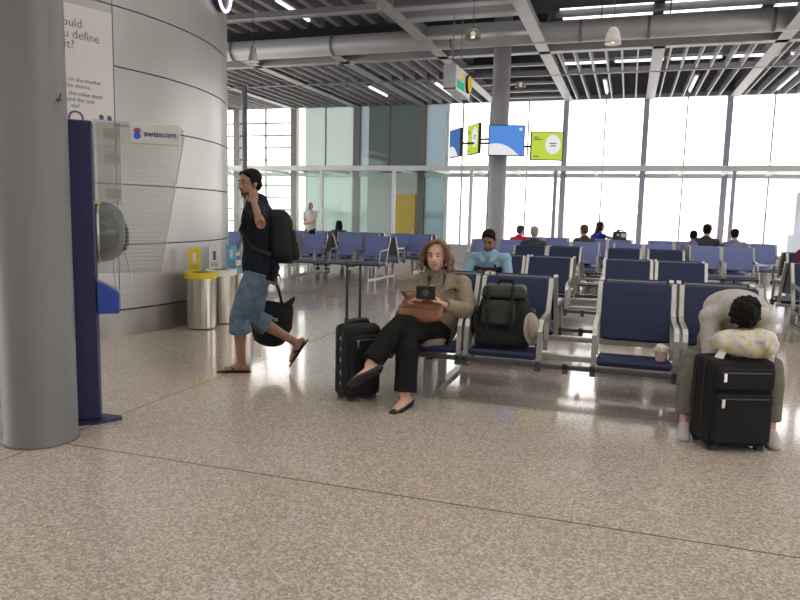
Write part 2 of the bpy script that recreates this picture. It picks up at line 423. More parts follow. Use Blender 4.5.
bm = BM(); box(bm, -20, 12, -9.2, -9, 0, CEIL); struct(obj('wall_back', bm, M['beam']))
bm = BM(); box(bm, 12, 12.2, -9, 23.7, 0, .9); box(bm, 12, 12.2, -9, 23.7, 3.2, CEIL)
for y in range(-9, 24, 3): box(bm, 12.02, 12.18, y, y+.2, .9, 3.2)
wr_ = struct(obj('wall_right', bm, M['beaml']))
bm = BM(); box(bm, 12.09, 12.11, -9, 23.7, .9, 3.2); obj('pane', bm, M['glass'], wr_)
bm = BM(); box(bm, -20, 12, WY-.1, WY+.1, WT, CEIL); struct(obj('trim_1', bm, M['beam']))
def part_box(name, m, *a, parent=ceil):
    bm = BM(); box(bm, *a); return obj(name, bm, m, parent)
ZB = 5.14
# beams running away from the camera
for x, y0 in ((-16.8, -8), (-11.93, -8), (-9.44, 15.8), (-6.99, 15.8), (-4.45, -8), (-2.06, -8), (.40, 16.4), (2.79, 9), (5.25, 9), (7.7, 9)):
    w_ = .13
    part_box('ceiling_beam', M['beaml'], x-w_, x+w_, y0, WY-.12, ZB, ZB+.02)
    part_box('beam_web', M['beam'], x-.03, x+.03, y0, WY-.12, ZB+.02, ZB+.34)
# cross beams
part_box('cross_beam', M['beaml'], -17, 10, 16.38, 16.62, ZB, ZB+.30)
part_box('cross_beam', M['beam'], -17, 10, 19.05, 19.15, ZB, ZB+.14)
part_box('cross_beam', M['beaml'], -17, -4.5, 12.0, 12.1, 5.02, 5.12)
for y in (8.6, 9.7, 10.8, 11.75, 12.55, 13.3, 14.7):
    part_box('cross_bar', M['beam'], -4.36, -2.15, y-.05, y+.05, ZB+.03, ZB+.25)
    part_box('cross_bar_edge', M['beaml'], -4.36, -2.15, y-.12, y+.12, ZB+.0, ZB+.03)
for y in (17.9, 20.3, 21.5, 22.6):
    part_box('cross_bar', M['beaml'], -4.36, -2.15, y-.05, y+.05, ZB+.02, ZB+.08)
part_box('purlin', M['beam'], -2.0, 10, 17.72, 17.95, 6.28, 6.4)
part_box('girder', M['beamd'], -2.0, 10, 13.9, 14.1, 5.95, 6.25)
part_box('girder', M['beamd'], -20, -2.1, 17.2, 17.4, 5.85, 6.2)
part_box('girder', M['beam'], -2.0, 10, 12.9, 13.05, 5.62, 5.74)
part_box('girder', M['beamd'], -4.4, 10, 19.6, 19.8, 5.6, 6.2)
# bracing between the girders
for i in range(14):
    bm = BM(); x = -2.0+i*.85
    tube(bm, [(x, 13.2, 5.74), (x+.42, 13.6, 6.35)], .022, n=8); tube(bm, [(x+.42, 13.6, 6.35), (x+.85, 13.2, 5.74)], .022, n=8)
    obj('brace', bm, M['beam'], ceil)
# baffles: thin vertical plates between the beams
bxs = []
for a, b_ in zip(MX, MX[1:]):
    if abs(a+4.51) < .1 or b_ > 5.5: continue
    for i in range(1, 7): bxs.append(a+(b_-a)*i/7)
for x in bxs:
    for y0, y1 in ((16.66, 19.02), (19.18, WY-.2)):
        part_box('baffle', M['beaml'], x-.018, x+.018, y0, y1, ZB+.02, ZB+.22)
# ribbed deck above the duct at the left
bm = BM()
for i in range(28):
    x = -16+i*.44
    poly_prism(bm, [(x, 3, 5.72), (x+.14, 3, 5.72), (x+.20, 3, 5.95), (x-.06, 3, 5.95)], (0, 12.4, 0))
box(bm, -16.3, -4.55, 3, 15.4, 5.95, 6.0)
obj('ribbed_deck', bm, M['beam'], ceil)
# ducts and pipes
def duct(name, label, y, z, r, x0, x1, joints, m):
    bm = BM(); tube(bm, [(x0, y, z), (x1, y, z)], r, n=36, cap='flat'); t = tag(obj(name, bm, m, smooth=False), label, 'duct')
    for p in t.data.polygons: p.use_smooth = len(p.vertices) == 4
    for j in joints:
        bm = BM(); tube(bm, [(j-.03, y, z), (j+.03, y, z)], r+.015, n=36, cap='flat'); obj('joint_ring', bm, M['beam'], t)
    for j in joints:
        bm = BM(); tube(bm, [(j+.4, y, z+r-.02), (j+.4, y, CEIL+.02)], .012, n=8, cap='flat'); obj('hanger_rod', bm, M['beamd'], t)
    return t
duct('air_duct', 'large round grey ventilation duct crossing under the roof', 15.6, 5.345, .225, -17, 9.5, [-13, -9.6, -6.9, -4.0, -1.2, .15, 2.45, 5], M['duct'])
bm = BM(); tube(bm, [(-17, 13.4, 5.42), (-4.5, 13.4, 5.42)], .05, n=16)
tag(obj('ceiling_pipe', bm, M['beaml'], smooth=True), 'thin grey pipe running above the duct at the left', 'pipe')

# ------------------------------------------------------------------ lamps
def batten(loc, length, rz, label, group, z=None):
    t = tag(empty('batten_light', loc, rz), label, 'ceiling lamp', group)
    bm = BM(); box(bm, -.06, .06, -length/2, length/2, .03, .09, .008); obj('housing', bm, M['beaml'], t)
    bm = BM(); tube(bm, [(0, -length/2+.03, 0), (0, length/2-.03, 0)], .03, n=12); obj('tube', bm, M['lamp'], t, True)
    for s in (-1, 1):
        bm = BM(); tube(bm, [(0, s*length*.4, .09), (0, s*length*.4, CEIL-loc[2])], .006, n=6, cap='flat'); obj('suspension', bm, M['beamd'], t)
for loc, ln, lab in (((-6.8, 13.3, 5.5), 1.5, 'bright batten lamp in the ribbed deck beside the drum'),
                     ((-4.95, 12.8, 5.5), 1.3, 'batten lamp in the ribbed deck next to the first long beam'),
                     ((-5.5, 20.6, 5.16), 1.9, 'white batten lamp between baffles behind the hanging sign box'),
                     ((-7.6, 20.6, 5.16), 1.6, 'faint batten lamp between baffles above the green glass'),
                     ((-.86, 21.2, 5.16), 2.0, 'batten lamp between baffles above the lime screen'),
                     ((1.46, 21.2, 5.16), 2.2, 'batten lamp between baffles right of the bell pendant'),
                     ((3.78, 21.2, 5.16), 2.4, 'batten lamp between baffles at the right edge')):
    batten(loc, ln, 0, lab, 'batten lamps along the baffles')
for i, (x0, lab) in enumerate(((-1.85, 'left'), (-.55, ''), (.75, ''), (2.05, ''), (3.35, ''))):
    batten((x0+.55, 18.5, 5.30), 1.15, PI/2, ['leftmost lamp of the cross row over the lime screen', 'second lamp from the left in the cross row above the baffles',
           'middle lamp of the cross row above the baffles', 'second lamp from the right in the cross row above the baffles', 'rightmost lamp of the cross row near the right edge'][i], 'batten lamps in a cross row')
def pendant(loc, top, label, kind):
    t = tag(empty('pendant_lamp', loc), label, 'pendant lamp')
    bm = BM()
    if kind == 'cone': prof = [(.02, .28), (.045, .26), (.06, .18), (.10, .03), (.105, 0), (.095, .005), (.05, .17), (.015, .25)]
    elif kind == 'bell': prof = [(.02, .27), (.06, .25), (.10, .18), (.125, .07), (.13, 0), (.12, .005), (.09, .17), (.02, .24)]
    else: prof = [(.03, .16), (.10, .15), (.14, .10), (.15, 0), (.14, .005), (.09, .12), (.03, .14)]
    lathe(bm, prof, n=24); obj('shade', bm, M['white'] if kind != 'bowl' else M['hood'], t, True)
    bm = BM(); ell(bm, (0, 0, .08), (.045, .045, .06)); obj('bulb', bm, M['lampw'], t, True)
    bm = BM(); tube(bm, [(0, 0, .25 if kind != 'bowl' else .14), (0, 0, top-loc[2])], .007, n=6, cap='flat'); obj('cord', bm, M['rail'], t)
pendant((-6.4, 11, 3.98), 5.72, 'small white cone pendant hanging in front of the duct at the left', 'cone')
pendant((-.42, 12, 4.2), CEIL+.02, 'grey white bell pendant hanging in front of the duct at the right', 'bell')
pendant((-2.7, 11.9, 4.38), CEIL+.02, 'clear bowl pendant with lit bulb between the two long beams', 'bowl')
pendant((-3.0, 19.2, 4.88), CEIL+.02, 'small bowl pendant above the blue screen right of the column', 'bowl')

# ------------------------------------------------------------------ hanging sign box
t = tag(empty('hanging_sign', (-3.24, 12.5, 3.68)), 'grey box sign with green and yellow panels hanging on two rods', 'sign')
bm = BM(); box(bm, -.12, .12, 0, 1.15, 0, .44, .012); obj('sign_box', bm, M['siggrey'], t)
bm = BM(); box(bm, -.121, .121, -.004, .002, .0, .03); obj('bottom_trim', bm, M['copper'], t)
bm = BM(); box(bm, .12, .124, .08, .62, .05, .2); obj('green_panel', bm, M['siggreen'], t)
bm = BM(); box(bm, .12, .124, .28, .46, .24, .36); tube(bm, [(.122, .37, .36), (.124, .37, .36)], .04, n=12, cap='flat'); obj('yellow_symbol', bm, M['sigyel'], t)
bm = BM(); tube(bm, [(.12, .9, .24), (.17, .9, .24)], .17, n=28, cap='flat'); obj('disc_rim', bm, M['screenblk'], t)
bm = BM(); tube(bm, [(.165, .9, .24), (.178, .9, .24)], .15, n=28, cap='flat'); dd = obj('yellow_disc', bm, M['sigyel'], t)
bm = BM(); box(bm, .176, .18, .88, .92, .15, .33); obj('disc_mark', bm, M['screenblk'], dd)
for y in (.2, .85):
    bm = BM(); tube(bm, [(0, y, .44), (0, y, CEIL-3.66)], .012, n=8, cap='flat'); obj('rod', bm, M['beam'], t)

# ------------------------------------------------------------------ columns
def column(name, x, y, r, label, m, parts=True):
    bm = BM(); lathe(bm, [(0, 0), (r+.006, 0), (r+.006, .012), (r, .02), (r, CEIL+.02), (0, CEIL+.02)], n=64)
    o = tag(obj(name, bm, m, smooth=True, loc=(x, y, 0)), label, 'column')
    return o
c1 = column('concrete_column', -3.307, 3.17, .204, 'thick round grey column in the left foreground', M['concrete'])
bm = BM(); tube(bm, [(.195, .012, 2.0), (.225, .012, 2.0)], .011, n=10); tube(bm, [(.22, .012, 2.0), (.23, .012, 2.03)], .006, n=8); obj('hook', bm, M['copper'], c1)
column('steel_column', -2.98, 16.25, .20, 'round grey column carrying the four screens', M['concretel'])

bm = BM(); lathe(bm, [(0, 0), (.11, 0), (.11, .02), (.08, .03), (.08, ZB), (0, ZB)], c=(0, 0, 0), n=24)
tag(obj('support_post', bm, M['beaml'], smooth=True, loc=(-11.3, 18.9, 0)), 'slim grey post in front of the barred windows at the left', 'post')

# ------------------------------------------------------------------ screens on the far column
def screen(x, y, z, yaw, w_, h_, kind, label):
    t = tag(empty('display_screen', (x, y, z), math.radians(yaw)), label, 'screen', 'screens around the far column')
    bm = BM(); box(bm, -w_/2, w_/2, 0, .07, -h_/2, h_/2, .006); obj('casing', bm, M['screenblk'], t)
    iw, ih = w_/2-.02, h_/2-.02
    bm = BM(); box(bm, -iw, iw, -.003, .001, -ih, ih)
    pic = obj('picture', bm, M['scrlime'] if kind == 'lime' else (M['scrblue'] if kind == 'blue' else M['scrblue2']), t)
    if kind == 'lime':
        bm = BM(); vs = [bm.verts.new((iw*.38+iw*.5*math.cos(a*PI/16), -.004, ih*.12+ih*.72*math.sin(a*PI/16))) for a in range(32)]; bm.faces.new(vs); obj('white_disc', bm, M['scrwhite'], pic)
        for zz, a, b_, d_ in ((.62, -.88, -.55, .0045), (.48, -.88, -.35, .0045), (-.78, -.88, -.5, .0045), (.2, .15, .62, .0055), (.02, .22, .55, .0055)):
            bm = BM(); box(bm, a*iw, b_*iw, -d_, -d_+.0003, zz*ih-.014, zz*ih+.014); obj('text_line', bm, M['scrdark'], pic)
    else:
        bm = BM(); pts = [(-iw, -.004, -ih)]
        for i in range(15):
            u = i/14; x_ = -iw+u*iw*1.75
            zz = -ih+ih*(.72+.25*math.sin(u*2.2)-u*u*.98)
            pts.append((x_, -.004, max(-ih+.001, zz)))
        pts.append((-iw+iw*1.76, -.004, -ih))
        bm.faces.new([bm.verts.new(p) for p in pts]); obj('white_hill', bm, M['scrwhite'], pic)
        if kind == 'blue':
            bm = BM(); box(bm, iw*.72, iw*.88, -.0045, -.004, ih*.68, ih*.86); obj('corner_mark', bm, M['scrwhite'], pic)
    bm = BM(); dx = -2.98-x; dy = 16.25-y; L = math.hypot(dx, dy); a = math.atan2(dy, dx)-math.radians(yaw)
    tube(bm, [(0, .06, 0), (math.cos(a)*(L-.21), math.sin(a)*(L-.21), 0)], .025, n=8, cap='flat'); obj('mounting_arm', bm, M['rail'], t)
    bm = BM(); box(bm, -.1, .1, .07, .1, -.1, .1); obj('bracket', bm, M['rail'], t)
screen(-2.74, 15.86, 3.12, 14, .82, .69, 'blue', 'blue screen with white hill mounted on the column front')
screen(-1.86, 16.1, 3.01, 20, .74, .64, 'lime', 'lime green screen with white disc right of the column')
screen(-3.62, 16.3, 3.20, -58, .80, .70, 'lime', 'lime green screen with white disc turned left of the column')
screen(-4.02, 16.15, 3.10, -56, .72, .66, 'dblue', 'deep blue screen farthest left of the column')

# ------------------------------------------------------------------ curved aluminium drum
DC = V((-8.57, 7.05, 0)); DR = 3.5
def arc_patch(bm, r0, r1, a0, a1, z0, z1, n=None):
    n = n or max(2, int(abs(a1-a0)/1.5)); rows = []
    for i in range(n+1):
        a = math.radians(a0+(a1-a0)*i/n); c, s = math.cos(a), math.sin(a)
        rows.append([bm.verts.new((DC.x+r*c, DC.y+r*s, z)) for r, z in ((r0, z0), (r1, z0), (r1, z1), (r0, z1))])
    for p, q in zip(rows, rows[1:]):
        for k in range(4): bm.faces.new((p[k], p[(k+1) % 4], q[(k+1) % 4], q[k]))
    bm.faces.new(rows[0]); bm.faces.new(rows[-1][::-1])
bm = BM(); lathe(bm, [(0, 0), (DR-.03, 0), (DR-.03, 4.75), (0, 4.75)], c=DC, n=120); dr = struct(obj('wall_left', bm, M['joint']))
zs = [.30, 1.01, 1.655, 2.27, 2.87, 3.48, 4.10, 4.75]
bm = BM()
for z0, z1 in zip(zs, zs[1:]):
    for a0, a1 in ((-92, -54), (-54, -15.7), (-15.7, 20.5), (20.5, 23.5), (23.5, 60), (60, 98)):
        if z0 < 1 and a1 in (24.6,): pass
        g = .16; arc_patch(bm, DR-.03, DR, a0+g*.5, a1-g*.5, z0+.007, z1-.007)
cl = obj('cladding', bm, M['alu'], dr)
for p in cl.data.polygons: p.use_smooth = False
bm = BM(); arc_patch(bm, DR-.03, DR+.004, -92, 98, .0, .29); struct(obj('baseboard_left', bm, M['skirt']))
# poster
def onarc(bm, ang, z, r):
    for v in bm.verts:
        a = math.radians(ang)+v.co.x/DR; rr = r+v.co.z
        v.co = V((DC.x+rr*math.cos(a), DC.y+rr*math.sin(a), z+v.co.y))
bm = BM(); arc_patch(bm, DR+.002, DR+.01, -28, -15.9, 2.05, 3.385)
ps = tag(obj('wall_poster', bm, M['poster']), 'tall white poster with grey lettering on the curved metal wall', 'poster')
pxa = lambda px: -23.5+.17*(px-64)
for s, size, px, z in (('would', .115, 78, 3.17), ('you define', .115, 95, 3.06), ('it?', .12, 70, 2.96),
                       ('on the market', .058, 95, 2.645), ('the shares...', .058, 87, 2.585), ('the value most', .058, 96.5, 2.51), ('and the test', .058, 88, 2.45), ('we?', .058, 73, 2.39)):
    bm = text_mesh(s, size, 'RIGHT'); onarc(bm, pxa(px), z, DR+.0115); obj('lettering', bm, M['graytxt'], ps)
bm = BM()
for px, rr in ((94.5, .028), (103, .028)):
    vs = [bm.verts.new((math.cos(k*PI/10)*rr+(px-94.5)*.0104, math.sin(k*PI/10)*rr, 0)) for k in range(20)]; bm.faces.new(vs)
onarc(bm, pxa(94.5), 2.325, DR+.012); 
obj('purple_dots', bm, M['purple'], ps)
bm = text_mesh('O', .22, 'CENTER'); onarc(bm, pxa(69), 2.21, DR+.012); obj('purple_letter', bm, M['purple'], ps)
# round navy sign on top of the drum edge
a = math.radians(17.5); cx, cy = DC.x+(DR+.07)*math.cos(a), DC.y+(DR+.07)*math.sin(a)
t = tag(empty('round_sign', (cx, cy, 4.36)), 'navy round sign with glowing white rim high on the drum edge', 'sign')
nrm = V((math.cos(a), math.sin(a), 0))
up = V((0, 0, 1)); sd = up.cross(nrm).normalized()
bm = BM(); tube(bm, [nrm*.0, -nrm*.10], .40, n=48, cap='flat'); obj('disc', bm, M['post'], t)
bm = BM(); q = [(sd*math.cos(k*PI/24)+up*math.sin(k*PI/24))*.385+nrm*.012 for k in range(49)]; tube(bm, q, .018, n=8); obj('neon_rim', bm, M['ring'], t, True)

# ------------------------------------------------------------------ phone kiosk
KO = V((-3.22, 3.575, 0)); kd = V((.776, .632, 0)).normalized(); ka = math.atan2(kd.y, kd.x)
k = tag(empty('phone_kiosk', KO, ka), 'navy phone kiosk with clear side wing and swisscom sign behind the column', 'phone kiosk')
bm = BM(); box(bm, -.36, 0, 0, .13, .015, 1.94, .012); obj('post', bm, M['post'], k)
bm = BM(); poly_prism(bm, [(-.36, -.04, 0), (-.02, -.06, 0), (.125, .0, 0), (.125, .05, 0), (-.02, .16, 0), (-.36, .16, 0)], (0, 0, .018)); obj('foot_plate', bm, M['post'], k)
bm = BM(); poly_prism(bm, [(.0, .05, .985), (.385, .05, .985), (.55, .05, 1.88), (.548, .05, 1.915), (.52, .05, 1.945), (.0, .05, 1.955)], (0, .008, 0)); wing = obj('clear_wing', bm, M['acryl'], k)
bm = BM(); poly_prism(bm, [(.385, .046, .98), (.391, .046, .98), (.556, .046, 1.88), (.55, .046, 1.88)], (0, .016, 0)); poly_prism(bm, [(.0, .046, .979), (.39, .046, .979), (.39, .046, .985), (.0, .046, .985)], (0, .016, 0)); obj('wing_edge', bm, M['silver'], wing)
bm = BM()
for i in range(22):
    for j in range(26):
        x = .17+i*.016+(j % 2)*.008; z = 1.02+j*.026
        if x < .385+(z-.985)*.184-.015:
            vs = [bm.verts.new((x+.0032*math.cos(q*PI/3), .0485, z+.0032*math.sin(q*PI/3))) for q in range(6)]; bm.faces.new(vs)
dots = obj('printed_dots', bm, M['signwhite'], wing); dots['kind'] = 'stuff'
bm = BM(); box(bm, .02, .16, .043, .049, 1.42, 1.94); strip = obj('pale_strip', bm, M['acryl'], wing)
for z in (1.87, 1.715, 1.49):
    bm = BM(); box(bm, .065, .155, .039, .043, z-.03, z+.03); obj('label_plate', bm, M['labelp'], wing)
bm = BM(); box(bm, .215, .525, .030, .046, 1.815, 1.95, .006)
sg = obj('sign_plate', bm, M['signwhite'], k)
bm = text_mesh('swisscom', .052, bold=.0012); bmesh.ops.transform(bm, matrix=Matrix.Translation((.302, .0285, 1.864)) @ Matrix.Rotation(PI/2, 4, 'X'), verts=bm.verts); obj('lettering', bm, M['navytxt'], sg)
bm = BM()
for i in range(14):
    a0 = .2+i*.2; bm.faces.new([bm.verts.new((.262+r_*math.cos(a_), .0285, 1.89+r_*math.sin(a_))) for r_, a_ in ((.012, a0), (.026, a0), (.026, a0+.2), (.012, a0+.2))])
obj('logo_red', bm, M['logored'], sg)
bm = BM(); vs = [bm.verts.new((.262+.024*math.cos(q*PI/12)*(1 if math.sin(q*PI/12) < 0 else .8), .028, 1.872+.03*math.sin(q*PI/12))) for q in range(24)]; bm.faces.new(vs); obj('logo_blue', bm, M['logoblue'], sg)
# hood: rounded dome sticking out beside the post
bm = BM(); prof = [(.20, 0), (.20, .05), (.185, .10), (.15, .145), (.10, .17), (.0, .18)]
lathe(bm, prof, n=40); bmesh.ops.transform(bm, matrix=Matrix.Translation((.0, .22, 1.24)) @ Matrix.Rotation(PI/2, 4, 'Y'), verts=bm.verts); hood = obj('phone_hood', bm, M['hood'], k, True)
bm = BM(); lathe(bm, [(.197, 0), (.207, 0), (.207, .02), (.197, .02)], n=40); bmesh.ops.transform(bm, matrix=Matrix.Translation((.0, .22, 1.24)) @ Matrix.Rotation(PI/2, 4, 'Y'), verts=bm.verts); obj('hood_rim', bm, M['silver'], hood, True)
bm = BM(); box(bm, 0, .13, .18, .30, 1.08, 1.36, .02); ph = obj('telephone', bm, M['shell'], k)
bm = BM(); tube(bm, [(.165, .17, 1.13), (.18, .17, 1.17), (.18, .17, 1.25), (.165, .17, 1.29)], .016, n=10); obj('handset', bm, M['maroon'], k, True)
bm = BM(); tube(bm, [(.165, .17, 1.12), (.19, .16, 1.02), (.205, .15, .93), (.19, .15, .86), (.15, .14, .83), (.11, .14, .86), (.10, .15, .98), (.10, .18, 1.08)], .006, n=8); obj('handset_cord', bm, M['signwhite'], k, True)
bm = BM(); poly_prism(bm, [(0, -.02, .72), (.125, -.02, .72), (.125, -.02, .855), (.05, -.02, .905), (0, -.02, .93)], (0, .14, 0)); obj('directory_box', bm, M['bluebox'], k)
bm = BM(); box(bm, -.005, .03, .01, .048, 1.425, 1.44); obj('yellow_sticker', bm, M['yellow'], k)

# ------------------------------------------------------------------ recycling bins
def recycling_bin(x, y, rz, lidm, signm, label):
    t = tag(empty('recycling_bin', (x, y, 0), rz), label, 'bin', 'recycling bins against the curved wall')
    r = .165
    def dshape(r0, z0, z1, bm, back=.15):
        pts = [V((r0*math.cos(a), -r0*math.sin(a), z0)) for a in [PI*i/16 for i in range(17)]]+[V((-r0, back, z0)), V((r0, back, z0))]
        poly_prism(bm, [tuple(p) for p in pts], (0, 0, z1-z0))
    bm = BM(); dshape(r, .015, .60, bm); obj('body', bm, M['steel'], t)
    bm = BM(); dshape(r-.02, 0, .015, bm, .13); obj('base_ring', bm, M['blackp'], t)
    bm = BM(); dshape(r+.018, .60, .67, bm, .165); obj('lid', bm, lidm, t)
    bm = BM(); lathe(bm, [(0, .671), (.09, .671), (.095, .675), (.0, .676)], n=20); obj('opening', bm, M['blackp'], t)
    bm = BM(); box(bm, -.15, -.02, .11, .135, .66, .955); s = obj('sign_board', bm, signm, t)
    bm = BM(); box(bm, -.105, -.065, .1085, .11, .78, .89); obj('symbol', bm, M['white'] if signm != M['white'] and signm != M['signwhite'] else M['graytxt'], s)
    bm = BM()
    for z in (.70, .72, .74): box(bm, -.13, -.04, .1085, .11, z, z+.008)
    obj('small_text_lines', bm, M['graytxt'], s)
for x, y, lm, sm, lab in ((-4.77, 6.97, M['yellow'], M['yellow'], 'steel recycling bin with yellow lid and yellow sign'),
                          (-4.79, 7.42, M['white'], M['white'], 'steel recycling bin with white lid beside the yellow one'),
                          (-4.83, 7.87, M['lblue'], M['lblue'], 'steel recycling bin with light blue lid and blue sign'),
                          (-4.88, 8.32, M['white'], M['signwhite'], 'steel bin with grey white sign behind the walking man')):
    recycling_bin(x, y, .45, lm, sm, lab)

# ------------------------------------------------------------------ benches
def seat_meshes(fabric):
    R = {}
    def keep(key, o): R[key] = o.data; bpy.data.objects.remove(o)
    bm = BM()
    prof = [(.005, .365), (0, .395), (.015, .412), (.10, .408), (.28, .388), (.42, .385), (.44, .375), (.43, .345), (.28, .345), (.10, .36)]
    poly_prism(bm, [(-.25, y, z) for y, z in prof], (.5, 0, 0)); 
    bmesh.ops.bevel(bm, geom=[e for e in bm.edges if abs(e.verts[0].co.x-e.verts[1].co.x) < 1e-5], offset=.01, segments=2, affect='EDGES')
    keep('pan', obj('seat_pan', bm, fabric))
    bm = BM(); prof = [(.445, .50), (.50, .62), (.555, .73), (.62, .85), (.655, .905), (.672, .912), (.685, .90), (.655, .84), (.59, .72), (.535, .61), (.485, .49), (.46, .485)]
    poly_prism(bm, [(-.25, y, z) for y, z in prof], (.5, 0, 0))
    bmesh.ops.bevel(bm, geom=[e for e in bm.edges if abs(e.verts[0].co.x-e.verts[1].co.x) < 1e-5], offset=.008, segments=2, affect='EDGES')
    keep('back', obj('backrest', bm, fabric))
    bm = BM(); prof = [(.487, .49), (.537, .61), (.592, .72), (.657, .84), (.687, .90), (.70, .89), (.66, .80), (.60, .70), (.55, .60), (.505, .49)]
    poly_prism(bm, [(-.235, y, z) for y, z in prof], (.47, 0, 0)); keep('shell', obj('back_shell', bm, M['shell']))
    bm = BM(); sweep_rect(bm, [(0, .69, .905), (0, .64, .80), (0, .575, .68), (0, .50, .54), (0, .46, .44), (0, .445, .36)], .034, .05)
    sweep_rect(bm, [(0, .565, .67), (0, .50, .645), (0, .30, .64), (0, .13, .635), (0, .075, .615), (0, .05, .57), (0, .03, .45), (0, .02, .355)], .034, .034)
    keep('arm', obj('arm_frame', bm, M['silver']))
    bm = BM(); box(bm, -.02, .02, -.02, .05, .285, .362, .004); keep('clamp', obj('clamp', bm, M['rail']))
    return R
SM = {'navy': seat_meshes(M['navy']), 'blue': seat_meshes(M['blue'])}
HALF = .86
def bench(xs_front, yf, kind, label, rear=True, legs=None):
    """double sided beam bench: front row faces the camera, rear row faces the windows"""
    S = SM[kind]; xc = (xs_front[0]+xs_front[-1])/2
    t = tag(empty('beam_bench', (xc, yf+HALF, 0)), label, 'bench', 'rows of beam benches')
    x0, x1 = xs_front[0]-.30-xc, xs_front[-1]+.30-xc
    for side in ((-1, 1) if rear else (-1,)):
        for x in xs_front:
            rx = x-xc
            def P_(key, name, dx=0):
                o = new_obj(name, S[key], t)
                if side < 0: o.location = (rx+dx, -HALF, 0)
                else: o.location = (rx+dx, HALF, 0); o.rotation_euler = (0, 0, PI)
                return o
            P_('pan', 'seat_pan'); b = P_('back', 'backrest'); P_('arm', 'arm_frame', -.272); P_('arm', 'arm_frame', .272)
            o = new_obj('back_shell', S['shell'], b)
            P_('clamp', 'clamp', -.272); P_('clamp', 'clamp', .272)
        yy = side*HALF
        bm = BM(); box(bm, x0, x1, yy-side*.0-(.02 if side < 0 else .02), yy+.02, .318, .352, .006); obj('front_rail', bm, M['rail'], t)
        yb = yy-side*.42
        bm = BM(); box(bm, x0, x1, yb-.03, yb+.03, .30, .345, .006); obj('rear_rail', bm, M['silver'], t)
    for g in range(len(xs_front)-1):
        if xs_front[g+1]-xs_front[g] > .7:
            gx = (xs_front[g]+xs_front[g+1])/2-xc
            for side in (-1, 1): o = new_obj('clamp', S['clamp'], t); o.location = (gx, side*HALF, 0)
    lx = [xs_front[0]-xc, xs_front[-1]-xc] if legs is None else [l-xc for l in legs]
    if len(xs_front) > 4 and legs is None: lx.insert(1, (lx[0]+lx[1])/2)
    for x in lx:
        bm = BM()
        box(bm, x-.035, x+.035, -HALF+.0, HALF-.0, 0, .028, .004)
        for y in (-HALF+.02, -HALF+.44, HALF-.44, HALF-.02): box(bm, x-.035, x+.035, y-.022, y+.022, .026, .305, .003)
        box(bm, x-.03, x+.03, -HALF+.0, HALF-.0, .27, .305, .003)
        obj('leg_frame', bm, M['silver'], t)
    return t
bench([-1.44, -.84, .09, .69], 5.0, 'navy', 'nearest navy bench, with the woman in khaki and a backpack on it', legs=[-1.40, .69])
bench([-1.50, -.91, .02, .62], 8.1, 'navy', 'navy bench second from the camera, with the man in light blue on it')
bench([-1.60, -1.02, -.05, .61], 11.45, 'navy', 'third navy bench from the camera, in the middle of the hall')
bench([-2.91, -2.33, -1.40, -.82, .02, .60, 1.45, 2.03], 14.0, 'blue', 'long haze-lightened blue bench in front of the screen column')
bench([-2.28, -1.68, -.75, -.17, .75, 1.33, 2.30, 2.92], 16.8, 'blue', 'haze-lightened blue bench farthest back, beyond the screen column')
bench([-8.75, -8.15, -7.22, -6.62, -5.72, -5.14], 13.4, 'blue', 'nearer of two haze-lightened blue benches behind the walking man')
bench([-8.40, -7.80, -6.92, -6.34, -5.46, -4.94], 16.0, 'blue', 'farther haze-lightened blue bench at the left, before the green glass')
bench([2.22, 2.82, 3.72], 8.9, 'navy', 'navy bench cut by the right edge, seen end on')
bench([2.80, 3.40, 4.30], 12.2, 'navy', 'bench at the right edge behind the end-on one, seat of the person in maroon')

